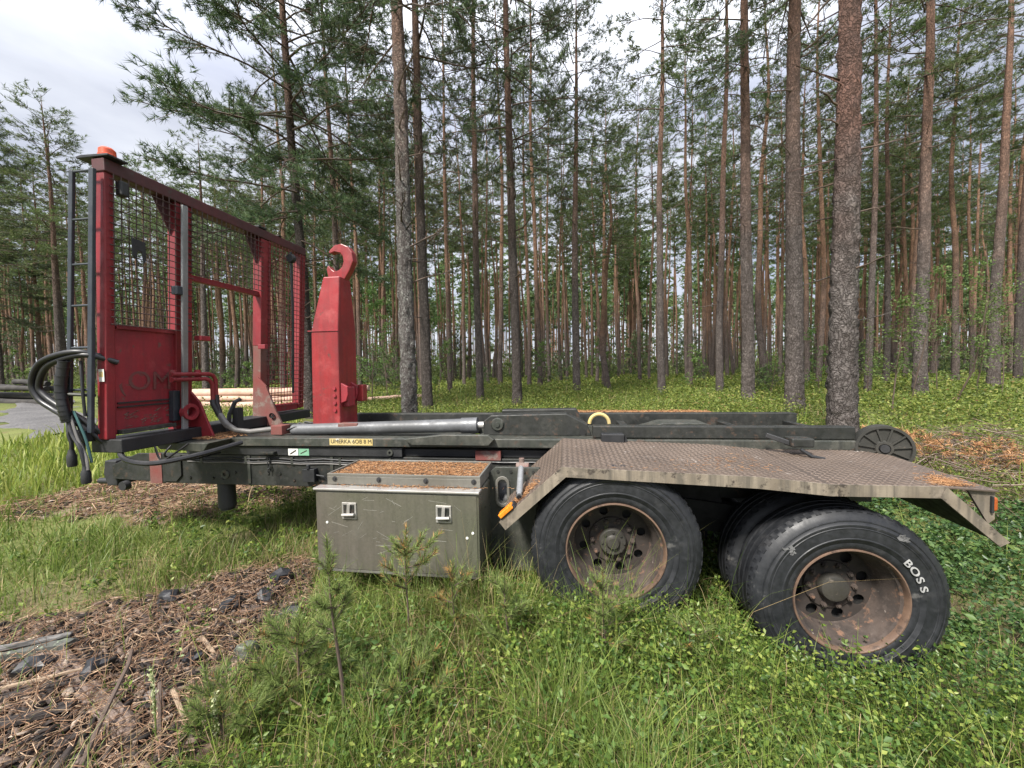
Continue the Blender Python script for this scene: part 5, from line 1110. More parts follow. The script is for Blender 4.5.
# ------------------------------------------------------------------ young trees and bushes of the understorey
def cone_spruce(name, seed, Ht, rmax, nbr, nlen, nwid, per, step, mat='spruce'):
    return crown_mesh(name, seed, Ht, 0.12, rmax, nbr, nlen, nwid, per, step, 0.06, mats=(mat, 'limb'), blen=6)
SPR = [cone_spruce('spruce_crown', 60 + k, (2.4, 1.6, 3.2)[k], (0.85, 0.8, 1.0)[k], (34, 26, 44)[k], 0.12, 0.03, 7, 0.10) for k in range(3)]
tw = trunk_mesh('young_trunk', 66, 2.6, 0.03, 6, 8, 'bark_dark', 0.0, 0, 0.02)[0]
def young_spruce(p, d, k, s, label, group=None):
    t = empty('young_spruce', gp(px(p, d), d, -0.02)); t.rotation_euler = (0, 0, d * 1.7); tag(t, label, 'young tree', group)
    for nm, me, sc in (('trunk', tw, s * (2.4, 1.6, 3.2)[k] / 2.6), ('crown', SPR[k], s)):
        o = bpy.data.objects.new(nm, me); COL.objects.link(o); o.parent = t; o.scale = (sc, sc, sc)
SPRUCES = ((392, 20, 1, 1.1), (376, 22, 0, 0.9), (545, 24, 1, 0.7), (560, 27, 0, 0.8), (758, 14, 1, 0.55), (770, 16, 1, 0.6), (610, 28, 1, 0.8), (480, 22, 1, 0.7), (225, 24, 0, 1.0), (240, 26, 2, 0.8), (700, 25, 1, 0.6), (860, 22, 0, 0.8), (690, 34, 2, 1.2), (930, 30, 2, 1.3), (455, 33, 2, 1.2), (640, 38, 2, 1.3), (800, 33, 2, 1.4), (980, 27, 2, 1.5), (20, 34, 2, 1.7), (110, 36, 2, 1.6), (270, 33, 2, 1.3), (335, 30, 2, 1.1), (520, 40, 2, 1.4))
for (p, d, k, s), lab in zip(SPRUCES, between([(px(p, d), d) for p, d, _, _ in SPRUCES], 'low young spruce')):
    young_spruce(p, d, k, s, lab, 'young spruces under the pines')

def birch(p, d, h, seed, label, n=420, spread=0.9, leaf=0.055, low=0.15):
    rng = np.random.default_rng(seed); t = empty('birch_sapling', gp(px(p, d), d, -0.02)); tag(t, label, 'sapling')
    m = MB(); pts = [V3(0, 0, 0)]; dd = V3(rng.normal(0, 0.08), rng.normal(0, 0.08), 1)
    for i in range(8): dd = unit(dd + rng.normal(0, 0.06, 3) + V3(0, 0, 0.1)); pts.append(pts[-1] + dd * h / 8)
    r = 0.007 + 0.0035 * h; m.tube(pts, [r * (1 - 0.1 * i) for i in range(9)], 6); tips = []
    for k in range(int(7 + h * 5)):
        s = rng.uniform(low, 0.97) * 8; i = min(int(s), 7); p0 = pts[i] + (pts[i + 1] - pts[i]) * (s - i); a = rng.uniform(0, 2 * PI); L = spread * rng.uniform(0.4, 1.0) * (1.1 - s / 10)
        e = p0 + V3(math.cos(a) * L, math.sin(a) * L, L * rng.uniform(0.1, 0.8)); mid = (p0 + e) / 2 + V3(0, 0, 0.06 * L); m.tube([p0, mid, e], [0.006, 0.004, 0.002], 4, False); tips.append((p0, mid, e))
    obj('stem', m, 'twig', t)
    C = []
    for _ in range(n):
        a, b, c = tips[rng.integers(len(tips))]; u = rng.uniform(0.25, 1.1); C.append(b + (c - b) * (2 * u - 1) if u > 0.5 else a + (b - a) * 2 * u)
    C = np.array(C) + rng.normal(0, 0.055, (n, 3)); v, f = leaves(rng, C, rng.uniform(0.6, 1.2, n) * leaf, 0.5, ratio=0.7)
    fast('foliage', v, f, 'birch_leaf', t)
birch(893, 8.6, 2.9, 1, 'multi stemmed leafy sapling behind the tail roller', 700, 0.8)
birch(912, 10.2, 3.6, 2, 'tall thin sapling with small pale leaves in front of the orange barked pine', 800, 0.9)
birch(955, 9.6, 4.0, 3, 'wide leafy sapling right of the orange barked pine', 1100, 1.1)
birch(1003, 11.0, 3.2, 4, 'leafy sapling by the right edge of the picture', 700, 1.0)
birch(868, 12.0, 2.6, 5, 'pale green sapling right behind the thickest pine', 500, 0.8)
birch(372, 13.5, 4.4, 6, 'bright green birch sapling right of the red hook arm', 1500, 1.2, 0.06)
birch(387, 17.0, 5.0, 7, 'taller green birch sapling behind the grey lichen flecked pine', 1500, 1.3, 0.07)
birch(452, 15.0, 4.2, 8, 'thin birch sapling among the trunks left of the central pine', 700, 0.9, 0.06)
birch(222, 19.0, 1.4, 9, 'low leafy bush behind the log pile framed by the headboard gap', 500, 0.9, 0.07, 0.05)

for k, (p, d, h, lab) in enumerate(((438, 18, 2.6, 'small green birch sapling just right of the dark straight pine'), (540, 17, 2.2, 'small leafy sapling right of the branchy central pine'), (604, 19, 2.8, 'leafy sapling in the gap right of the reddish straight pine'), (690, 18, 2.4, 'leafy sapling between the clean tall pine and the tilted pine'),
        (770, 13, 1.8, 'low leafy sapling between the red brown pine and the thick orange pine'), (820, 15, 2.6, 'leafy sapling just left of the thickest pine'), (938, 13, 3.4, 'tall leafy sapling close right of the orange barked pine'), (978, 12, 3.6, 'tall leafy sapling left of the hanging branched pine'), (352, 18, 2.0, 'low green bush right behind the red hook arm'), (395, 15, 1.3, 'low round green bush left of the lichen flecked pine'), (30, 24, 3.0, 'leafy sapling beyond the gravel road'), (250, 21, 1.8, 'low leafy bush behind the right end of the log pile'))):
    birch(p, d, h, 30 + k, lab, int(260 * h), 0.35 + 0.22 * h, 0.0045 * d ** 0.99, 0.08)

# ------------------------------------------------------------------ log pile, old timber, brush
def log(p0, p1, r, label, group, mat='log', seed=0):
    rng = np.random.default_rng(seed); p0, p1 = V3(*p0), V3(*p1); c = (p0 + p1) / 2
    o = empty('log', tuple(c)); tag(o, label, 'log', group)
    pts = [p0 + (p1 - p0) * t + V3(0, 0, rng.normal(0, 0.012)) for t in np.linspace(0, 1, 7)]
    m = MB(); m.tube([q - c for q in pts], [r * (1.05 - 0.14 * t) for t in np.linspace(0, 1, 7)], 12, False); obj('bark', m, mat, o, True)
    e = MB()
    for q, d, s in ((pts[0] - c, pts[0] - pts[1], 1.05), (pts[-1] - c, pts[-1] - pts[-2], 0.91)): e.tube([q - unit(d) * 0.01, q + unit(d) * 0.004], r * s * 0.97, 12)
    obj('cut_end', e, 'log_end' if mat == 'log' else mat, o)
lr = np.random.default_rng(31); k = 0
for row, n in enumerate((6, 5, 4, 3)):
    for i in range(n):
        yy = 11.6 + (i + row * 0.5) * 0.27 + lr.normal(0, 0.02); zz = float(gz(-7.4, 11.8)) + 0.02 + row * 0.18; r = lr.uniform(0.085, 0.115); xs = lr.uniform(-0.35, 0.35)
        log((-11.0 + xs, yy + 0.3, zz), (-4.9 + xs, yy - 0.3, zz + lr.normal(0, 0.04)), r, ('pale debarked log at the bottom of the pile seen through the red headboard', 'pale debarked log in the second layer of the pile behind the headboard', 'pale debarked log in the third layer of the pile behind the headboard', 'topmost pale debarked log of the pile seen through the red headboard')[row], 'logs of the pale pile', 'log', k); k += 1
log((-5.3, 13.6, gz(-5.3, 13.6) + 0.28), (-3.0, 14.0, gz(-3, 14) + 0.22), 0.07, 'single pale pole lying on the grass right of the red hook arm', None, 'log', 40)
for k_, (x0, y0, x1, y1, z, r) in enumerate(((-26, 18.2, -20.2, 17.2, 0.12, 0.16), (-26, 18.6, -20.6, 17.6, 0.14, 0.15), (-25.6, 18.4, -20.4, 17.4, 0.42, 0.15), (-26.2, 18.1, -20.8, 17.2, 0.74, 0.12), (-24.6, 18.5, -20.9, 17.8, 0.72, 0.13), (-23.6, 18.3, -21.2, 17.6, 0.96, 0.12))):
    log((x0, y0, gz(x0, y0) + z), (x1, y1, gz(x1, y1) + z), r, ('dark old timber at the bottom front of the stack beyond the gravel road', 'dark old timber at the bottom back of the stack beyond the gravel road', 'dark old timber in the middle of the stack beyond the gravel road', 'long old timber laid across the stack beyond the gravel road', 'shorter old timber laid behind the long one beyond the gravel road', 'topmost short timber of the dark stack beyond the gravel road')[k_], 'dark timbers beyond the road', 'old_log', 60 + k_)

def scatter(name, label, cat, n, poly, mat, l0, l1, r, lift, seed, flat=0.25, curved=False):
    rng = np.random.default_rng(seed); P = np.array(poly); lo, hi = P.min(0), P.max(0); X = []
    while len(X) < n:
        q = rng.uniform(lo, hi, (n * 2, 2)); e = edge_noise(q[:, 0], q[:, 1], 1.2); X += list(q[in_poly(q[:, 0] + e, q[:, 1] + e, poly)])
    X = np.array(X[:n]); z = gz(X[:, 0], X[:, 1]) + rng.uniform(0, 1, n) ** 2 * lift
    a = rng.normal(0.4, 1.5, n); L = rng.uniform(l0, l1, n); d = np.stack([np.cos(a), np.sin(a), rng.normal(0, flat, n)], 1) * L[:, None] / 2
    C = np.column_stack([X, z + 0.004]); rr_ = r * rng.uniform(0.5, 1.5, n)
    if curved:
        k = rng.normal(0, 0.22, (n, 3)) * L[:, None]; k[:, 2] = np.abs(k[:, 2]) * 0.5
        v1 = sticks(rng, C - d, C + k, rr_, rr_); v2 = sticks(rng, C + k, C + d, rr_, rr_ * 0.5); V, F, _ = joinm([(*v1, 0), (*v2, 0)])
    else: V, F = sticks(rng, C - d, C + d, rr_)
    return tag(fast(name, V, F, mat), label, cat, kind='stuff')

def chips(name, label, cat, n, poly, mat, l0, l1, seed, lift=0.05):
    """flat broken pieces of bark and wood"""
    rng = np.random.default_rng(seed); P = np.array(poly); lo, hi = P.min(0), P.max(0); X = []
    while len(X) < n:
        q = rng.uniform(lo, hi, (n * 2, 2)); e = edge_noise(q[:, 0], q[:, 1], 1.2); X += list(q[in_poly(q[:, 0] + e, q[:, 1] + e, poly)])
    X = np.array(X[:n]); C = np.column_stack([X, gz(X[:, 0], X[:, 1]) + rng.uniform(0, 1, n) ** 2 * lift])
    a = rng.normal(0.5, 1.2, n); t = nrm(np.stack([np.cos(a), np.sin(a), rng.normal(0, 0.28, n)], 1)); nn = nrm(np.stack([rng.normal(0, 0.4, n), rng.normal(0, 0.4, n), np.ones(n)], 1)); b = nrm(np.cross(nn, t)); nn = np.cross(t, b)
    L = rng.uniform(l0, l1, n)[:, None]; W = L * rng.uniform(0.12, 0.5, (n, 1)); T = rng.uniform(0.002, 0.008, (n, 1)); V = []
    for h in (-1, 1):
        for i, j in ((-1, -0.6), (0.1, -1), (1, -0.4), (0.8, 0.7), (-0.9, 0.8)):
            V.append(C + t * L * (i * 0.5 + rng.normal(0, 0.07, (n, 1))) + b * W * (j * 0.5) + nn * T * h)
    V = np.stack(V, 1)
    F = [(5, 6, 7), (5, 7, 8), (5, 8, 9)] + [q for i in range(5) for q in ((i, (i + 1) % 5, 5 + (i + 1) % 5), (i, 5 + (i + 1) % 5, 5 + i))]
    F = (np.array(F)[None] + (np.arange(n) * 10)[:, None, None]).reshape(-1, 3)
    return tag(fast(name, V.reshape(-1, 3), F, mat), label, cat, kind='stuff')
chips('bark_chips', 'broken bark and wood chips covering the ground at the lower left', 'bark chips', 7500, DEBRIS, 'debris', 0.012, 0.085, 1, 0.05)
scatter('dry_strips', 'pale dry strips and twigs strewn over the bark chips', 'dry twigs', 6500, DEBRIS, 'straw', 0.03, 0.15, 0.0016, 0.11, 2, 0.3, True)
chips('track_chips', 'wood chips on the bare brown track under the front of the trailer', 'wood chips', 1300, DIRT, 'debris', 0.02, 0.14, 3, 0.03)
scatter('track_twigs', 'dry twigs on the bare brown track under the front of the trailer', 'dry twigs', 1700, DIRT, 'straw', 0.08, 0.42, 0.004, 0.04, 4, 0.15, True)
SLASH = [(5.0, 4.0), (5.5, 3.9), (7.4, 5.3), (8.2, 6.3), (7.4, 6.8), (6.3, 6.1), (5.4, 5.1)]
scatter('brush_pile', 'dead grey brown branches heaped on the ground right of the trailer', 'brush pile', 650, SLASH, 'brush', 0.2, 0.8, 0.005, 0.32, 5, 0.35, True)
def slash_needles():
    rng = np.random.default_rng(6); X = []
    for cx, cy, s, n in ((6.2, 5.95, 0.28, 170), (6.9, 5.35, 0.30, 190)):
        q = rng.normal(0, s, (n, 2)) + (cx, cy); X.append(np.column_stack([q, gz(q[:, 0], q[:, 1]) + rng.uniform(0.05, 0.42, n)]))
    C = np.concatenate(X); v, f = needles(rng, C, nrm(rng.normal(0, 1, C.shape) + [0, 0, 0.3]), 0.09, 0.009, 14, 0.9)
    tag(fast('dead_sprays', v, f, 'litter'), 'orange dead pine sprays on the brush heap right of the trailer', 'dead branches', kind='stuff')
slash_needles()

# charred lumps, splinters and boards lying in the chips: things one by one
def lump(x, y, s, seed, label, mat='char', name='charred_lump', cat='charred wood', flat=0.8, rz=None):
    rng = np.random.default_rng(seed); import bmesh
    bm = bmesh.new(); bmesh.ops.create_icosphere(bm, subdivisions=2, radius=1.0)
    ph = rng.uniform(0, 6, 6)
    for v in bm.verts:
        c = v.co.copy(); k = 1 + 0.22 * math.sin(3 * c.x + ph[0]) * math.cos(2.5 * c.y + ph[1]) + 0.16 * math.sin(5 * c.z + ph[2] + 3 * c.x) + rng.normal(0, 0.06)
        v.co = Vector((c.x * s * 1.1 * k, c.y * s * 0.8 * k, c.z * s * flat * k))
    me = bpy.data.meshes.new(name); bm.to_mesh(me); bm.free()
    o = link(name, me, mat); o.location = gp(x, y, s * flat * 0.75 + 0.03); o.scale = (1.2, 1.2, 1.2); o.rotation_euler = (rng.normal(0, 0.3), rng.normal(0, 0.3), rng.uniform(0, 6) if rz is None else rz)
    return tag(o, label, cat)
for k, (x, y, s, lab, mat) in enumerate((
        (-2.51, 2.73, 0.062, 'black charred lump alone at the back of the bark chips', 'char'),
        (-1.84, 2.97, 0.068, 'grey black charred lump at the chip edge nearest the toolbox', 'char'),
        (-1.82, 2.74, 0.050, 'small dark lump between the two rightmost charred lumps and the grass', 'char'),
        (-1.50, 2.51, 0.060, 'upright blackish lump at the right edge of the bark chips beside the grass', 'char'),
        (-1.98, 2.62, 0.055, 'black lump with grey broken face in the middle back of the chips', 'char'),
        (-1.82, 2.10, 0.040, 'small grey lump in the middle of the bark chips', 'char'),
        (-1.56, 2.16, 0.055, 'mossy grey lump half hidden in grass at the right of the chips', 'mossy'),
        (-2.27, 2.03, 0.058, 'round black lump just right of the weathered plank', 'char'),
        (-2.66, 2.06, 0.060, 'smooth blue black lump beside the lichen covered board', 'char'),
        (-1.80, 1.86, 0.030, 'pale brownish pebble beside the long dark stick', 'pebble'))):
    lump(x, y, s, 200 + k, lab, mat, 'charred_lump' if mat == 'char' else 'lump' if mat == 'mossy' else 'pebble', 'charred wood' if mat != 'pebble' else 'pebble')

def board(p0, p1, w, h, mat, label, name, seed, cat):
    """split, slightly uneven board lying on the ground from p0 to p1, built along its own x axis"""
    rng = np.random.default_rng(seed); p0, p1 = V3(*p0), V3(*p1); L = np.linalg.norm(p1 - p0); d = unit(p1 - p0); s = unit(np.cross((0, 0, 1), d)); n = np.cross(d, s); m = MB(); N_ = 16; vs = []
    for i in range(N_ + 1):
        t = i / N_; ww = w * (1 - 0.2 * t) * (1 + rng.normal(0, 0.04)); e = 0.6 if i in (0, N_) else 1; bow = rng.normal(0, h * 0.05)
        for a, b in ((-1, -1), (-0.5, -1), (0.5, -1), (1, -1), (1.0, 0.5), (0.6, 1), (0.3, 0.8), (0.05, 1), (-0.4, 0.78), (-0.65, 1), (-1, 0.6)): vs.append((t * L + rng.normal(0, 0.02 * L) * (e < 1), a * ww / 2, b * h / 2 * (1 + rng.normal(0, 0.09)) * e + bow))
    k = 11; fs = [(i * k + j, i * k + (j + 1) % k, (i + 1) * k + (j + 1) % k, (i + 1) * k + j) for i in range(N_) for j in range(k)] + [tuple(range(k))[::-1], tuple(N_ * k + j for j in range(k))]
    m.add(vs, fs); o = obj(name, m, mat)
    o.matrix_world = Matrix(((d[0], s[0], n[0], p0[0]), (d[1], s[1], n[1], p0[1]), (d[2], s[2], n[2], p0[2]), (0, 0, 0, 1)))
    return tag(o, label, cat)
board(gp(-2.80, 2.24, 0.045), gp(-1.76, 1.68, 0.04), 0.11, 0.05, 'wood', 'long weathered plank lying diagonally across the bark chips', 'plank', 1, 'plank')
board(gp(-3.05, 2.20, 0.06), gp(-2.66, 2.24, 0.075), 0.09, 0.045, 'mossy', 'lichen covered dark board at the left edge above the plank', 'board', 2, 'board')
board(gp(-3.15, 2.16, 0.10), gp(-2.70, 2.27, 0.11), 0.05, 0.015, 'slat', 'grey split slat lying on the lichen covered board', 'slat', 3, 'slat')
board(gp(-1.90, 2.26, 0.07), gp(-1.72, 2.13, 0.06), 0.022, 0.01, 'twig_pale', 'short pale splinter in the middle of the chips', 'splinter', 4, 'splinter')
board(gp(-1.72, 1.86, 0.08), gp(-1.56, 1.74, 0.05), 0.02, 0.01, 'twig_pale', 'orange pale splinter below the chips beside the grass stalks', 'splinter', 5, 'splinter')
board(gp(-2.90, 1.78, 0.05), gp(-2.35, 1.95, 0.05), 0.05, 0.02, 'slab', 'dark ridged bark slab left of the plank', 'bark_slab', 6, 'bark slab')
board(gp(-2.75, 1.60, 0.05), gp(-2.15, 1.80, 0.06), 0.07, 0.02, 'slab', 'black splintered slab in the bottom left corner', 'bark_slab', 7, 'bark slab')
board(gp(-2.80, 1.86, 0.075), gp(-2.32, 1.99, 0.08), 0.018, 0.012, 'twig_pale', 'pale peeled stick beside the dark ridged bark slab', 'stick', 8, 'stick')
def stick(pts, r, mat, label, name='stick'):
    m = MB(); m.tube(pts, r, 7); return tag(obj(name, m, mat, None, True), label, 'stick')
stick([gp(-1.80, 1.50, 0.02), gp(-1.88, 1.70, 0.12), gp(-1.95, 1.88, 0.19), gp(-1.98, 1.93, 0.225)], [0.011, 0.010, 0.009, 0.008], 'twig', 'long dark stick leaning up out of the chips at the lower left')
stick([gp(-1.55, 1.60, 0.0), gp(-1.66, 1.72, 0.06), gp(-1.76, 1.84, 0.13)], [0.012, 0.012, 0.009], 'twig', 'short thick dark stick crossing behind the pale grass stalk')
stick([gp(2.62, 1.83, 0.10), gp(2.44, 1.82, 0.12), gp(2.28, 1.80, 0.11), gp(2.19, 1.78, 0.075), gp(2.17, 1.73, 0.03), gp(2.22, 1.68, 0.0)], [0.013, 0.013, 0.012, 0.011, 0.010, 0.009], 'twig', 'hooked brown branch lying in the bilberry leaves at the right edge', 'bent_branch')
stick([gp(1.50, 1.75, 0.04), gp(1.62, 1.66, 0.06), gp(1.74, 1.58, 0.05)], [0.007, 0.006, 0.004], 'twig_pale', 'thin pale dead twig in the leaves at the bottom right')

def seed_stalk(x, y, h, label, seed):
    rng = np.random.default_rng(seed); t = empty('grass_stalk', gp(x, y)); tag(t, label, 'grass stalk'); m = MB()
    pts = [V3(0, 0, 0), V3(0.004, 0, h * 0.4), V3(0.0, 0.004, h * 0.75), V3(-0.01, 0.0, h)]; m.tube(pts, [0.004, 0.0035, 0.003, 0.002], 6); obj('stem', m, 'needle_young', t)
    n = 130; zz = rng.uniform(0.35, 1.0, n) * h; C = np.stack([rng.normal(0, 0.006, n), rng.normal(0, 0.006, n), zz], 1); v, f = leaves(rng, C, rng.uniform(0.008, 0.018, n), 0.1, np.tile([0, 0, 1.0], (n, 1)))
    fast('seed_head', v, f, 'seed', t)
M['seed'] = leafy('pale_seed_head', [(0.0, (0.30, 0.34, 0.16)), (1.0, (0.52, 0.54, 0.32))], 0.6, 0.3)
seed_stalk(-1.62, 1.66, 0.36, 'pale green seed stalk standing beside the dark sticks at the lower left', 1)
seed_stalk(-1.30, 1.60, 0.30, 'pale seed stalk at the edge of the grass, right of the other stalk', 2)

# ------------------------------------------------------------------ pine saplings in front
def pine_sapling(x, y, h, seed, label, whorl=(0.5, 1.0), nb=7, bl=0.22, nl=0.055, per=9, tilt=(0, 0), dry=0.0, mat='needle_young', r=0.011, candles=4):
    rng = np.random.default_rng(seed); t = empty('pine_sapling', gp(x, y, -0.01)); t.rotation_euler = (tilt[1], tilt[0], 0); tag(t, label, 'pine sapling')
    pts = [V3(0.012 * math.sin(5 * s), 0.01 * math.cos(4 * s), h * s) for s in np.linspace(0, 1, 9)]
    m = MB(); m.tube(pts, [r * (1 - 0.085 * i) for i in range(9)], 7); C, D = [], []
    def shoot(a, b, bare=0.0):
        n = max(3, int(np.linalg.norm(b - a) / 0.011))
        for s in np.linspace(bare, 1, n): C.append(a + (b - a) * s); D.append(unit(b - a) * 1.1)
    for k in range(nb):
        s = rng.uniform(*whorl); p = V3(0, 0, h * s); a = k * 2.4 + rng.uniform(-0.4, 0.4); L = bl * rng.uniform(0.6, 1.2) * (1.35 - 0.6 * s); d = unit(V3(math.cos(a), math.sin(a), rng.uniform(0.35, 0.9)))
        mid = p + d * L * 0.55; e = mid + unit(d + V3(0, 0, 0.6)) * L * 0.5; m.tube([p, mid, e], [0.005, 0.004, 0.002], 5, False); shoot(p, mid, 0.3); shoot(mid, e)
        for q in (-1, 1):
            sd = unit(np.cross(d, (0, 0, 1))) * q; e2 = mid + unit(d * 0.6 + sd * 0.7 + V3(0, 0, 0.45)) * L * 0.42; m.tube([mid, e2], [0.003, 0.002], 4, False); shoot(mid, e2)
    top = V3(*pts[-1])
    for k in range(candles):
        a = k * 1.9; L = h * (0.20 if k == 0 else 0.13); e = top + unit(V3(0.5 * math.cos(a) * (k > 0), 0.5 * math.sin(a) * (k > 0), 1)) * L; m.tube([top, e], [0.004, 0.002], 5, False); shoot(top, e)
    shoot(pts[5], pts[8])
    obj('stem', m, 'twig', t, True)
    v, f = needles(rng, np.array(C), np.array(D), nl, 0.0034, per + 3, 0.85)
    V, F, I = joinm([(v, f, 0)]); per += 3; I = (np.random.default_rng(seed).uniform(0, 1, len(F) // per + 1).repeat(per)[:len(F)] < dry).astype(int)
    fast('foliage', V, F, [mat, 'needle_dry'], t, I)
    return t
pine_sapling(-0.80, 1.70, 0.80, 1, 'young pine with a long bare stem in front of the toolbox corner', (0.62, 0.95), 6, 0.15, 0.045, 9, (-0.03, 0), 0.02)
pine_sapling(-1.10, 1.85, 0.40, 2, 'soft bushy young pine left of the bare stemmed one', (0.25, 0.95), 13, 0.26, 0.05, 10, (0.1, 0), 0.03)
pine_sapling(-0.55, 1.80, 0.26, 3, 'low young pine in the grass right of the bare stemmed one', (0.2, 0.9), 10, 0.24, 0.05, 9, (0, 0), 0.05)
pine_sapling(-0.66, 2.22, 0.66, 4, 'thin young pine with yellowing tufts against the toolbox front', (0.45, 1.0), 10, 0.24, 0.04, 8, (0.05, 0), 0.22, r=0.007)
pine_sapling(-0.38, 2.20, 0.50, 5, 'small yellowish young pine near the right end of the toolbox', (0.5, 1.0), 5, 0.16, 0.04, 9, (0.05, 0), 0.25, r=0.006)
pine_sapling(-0.05, 2.10, 0.45, 6, 'young pine between the toolbox and the front wheel', (0.35, 1.0), 9, 0.18, 0.045, 8, (0, 0), 0.03)
pine_sapling(0.46, 2.02, 0.52, 7, 'young pine standing in front of the front wheel hub', (0.3, 1.0), 9, 0.16, 0.04, 7, (0.03, 0), 0.04, r=0.006)
pine_sapling(0.93, 2.00, 0.30, 8, 'low young pine between the two wheels', (0.2, 1.0), 8, 0.18, 0.045, 7, (0, 0), 0.03, r=0.006)
pine_sapling(-1.30, 1.62, 0.22, 9, 'lowest young pine at the edge of the bark chips', (0.2, 0.9), 9, 0.22, 0.05, 9, (0.1, 0), 0.04)
for k, pts in enumerate((((-1.05, 1.72, 0.18), (-0.92, 1.72, 0.10), (-0.78, 1.74, 0.13), (-0.62, 1.76, 0.20)), ((-0.72, 1.72, 0.16), (-0.62, 1.75, 0.12), (-0.48, 1.80, 0.18)))):
    stick([gp(*p) for p in pts], [0.004, 0.0035, 0.003, 0.002][:len(pts)], 'twig_pale', ('thin pale twig crossing the bare pine stem', 'thin pale twig in the grass right of the bare pine stem')[k], 'twig')

# ------------------------------------------------------------------ needle litter lying on the trailer
def t2w(u, v, z): return T_O[0] + u * TU[0] + v * TV[0], T_O[1] + u * TU[1] + v * TV[1], z
def trailer_litter(name, label, n, f, seed, L=0.032, r=0.0011):
    rng = np.random.default_rng(seed); uvz = np.array([f(rng) for _ in range(n)]); x, y, z = t2w(uvz[:, 0], uvz[:, 1], uvz[:, 2]); C = np.column_stack([x, y, z + 0.003 + rng.uniform(0, 1, n) ** 2 * 0.012])
    d = np.column_stack([rng.normal(0, 1, (n, 2)), rng.normal(0, 0.12, n)]); d = nrm(d) * L * rng.uniform(0.4, 1.0, (n, 1)) / 2
    V, F = sticks(rng, C - d, C + d, np.full(n, r), np.full(n, r))
    tag(fast(name, V, F, 'litter'), label, 'needle litter', kind='stuff')
trailer_litter('needle_litter', 'orange pine needles filling the tray lid of the toolbox', 5200, lambda g: (g.uniform(-2.01, -0.91), g.uniform(0.138, 0.542), 0.946), 1, 0.03, 0.0018)
trailer_litter('needle_litter', 'orange needles fallen in the gap along the front of the toolbox lid', 260, lambda g: (g.normal(-1.35, 0.28), g.uniform(0.07, 0.118), 0.885), 2, 0.03, 0.0014)
trailer_litter('needle_litter', 'orange needles caught beside the grey pipe on the fender slope', 900, lambda g: (lambda s, v: (-0.735 + 0.405 / 0.5459 * s, v, 0.712 + 0.366 / 0.5459 * s + 0.004))(abs(g.normal(0.17, 0.06)) + 0.02, 0.05 + abs(g.normal(0.05, 0.10))), 3, 0.04, 0.0014)
trailer_litter('needle_litter', 'orange needles on the rear tip of the fender', 800, lambda g: (lambda v: (1.84 + 0.05 * g.normal() + 0.1 * v, v, 1.004))(abs(g.normal(0.02, 0.11))), 4, 0.035, 0.0013)
trailer_litter('needle_litter', 'brown needles covering the far side fender', 4200, lambda g: (g.uniform(-0.28, 1.34), g.uniform(1.73, 2.4), 1.166), 5, 0.05, 0.0022)
trailer_litter('needle_litter', 'needles blown over the deck between the frame rails', 2600, lambda g: (g.uniform(0.1, 1.9), g.uniform(1.0, 1.5), 1.031), 6, 0.05, 0.002)
trailer_litter('needle_litter', 'sparse needles scattered over the chequer plate', 420, lambda g: (g.uniform(-0.2, 1.0), g.uniform(0.0, 0.75), 1.058), 7, 0.035, 0.0011)
trailer_litter('needle_litter', 'needles lying at the foot of the headboard', 900, lambda g: (g.normal(-3.6, 0.12), g.uniform(0.6, 1.1), 1.112), 8, 0.04, 0.0016)

# ------------------------------------------------------------------ ground cover
def polar(rng, n, r0, r1, half=64):
    """points round the viewer, closer together nearby"""
    r = r0 * (r1 / r0) ** rng.uniform(0, 1, n); a = np.radians(rng.uniform(-half, half, n)); return r * np.sin(a), r * np.cos(a), r
def tcoord(x, y):
    dx, dy = x - T_O[0], y - T_O[1]; return dx * TU[0] + dy * TU[1], dx * TV[0] + dy * TV[1]
def clear_of_trailer(x, y):
    u, v = tcoord(x, y); k = np.ones(len(x), bool)
    for uc, w_ in ((0.0, 0.30), (1.324, 0.36)): k &= ~((np.abs(u - uc) < w_) & (v > -0.01) & (v < 0.62))
    return k
def headroom(x, y):
    """how tall a plant may grow here before it meets the trailer"""
    u, v = tcoord(x, y); h = np.full(len(x), 9.0)
    box_ = (u > -2.1) & (u < -0.87) & (v > 0.0) & (v < 0.65); h[box_] = 0.24
    fr_ = (v > 0.7) & (v < 1.8) & (u > -4.5) & (u < 2.1); h[fr_] = 0.5
    return h
def off_road(x, y): return ~in_poly(x, y, ROAD)

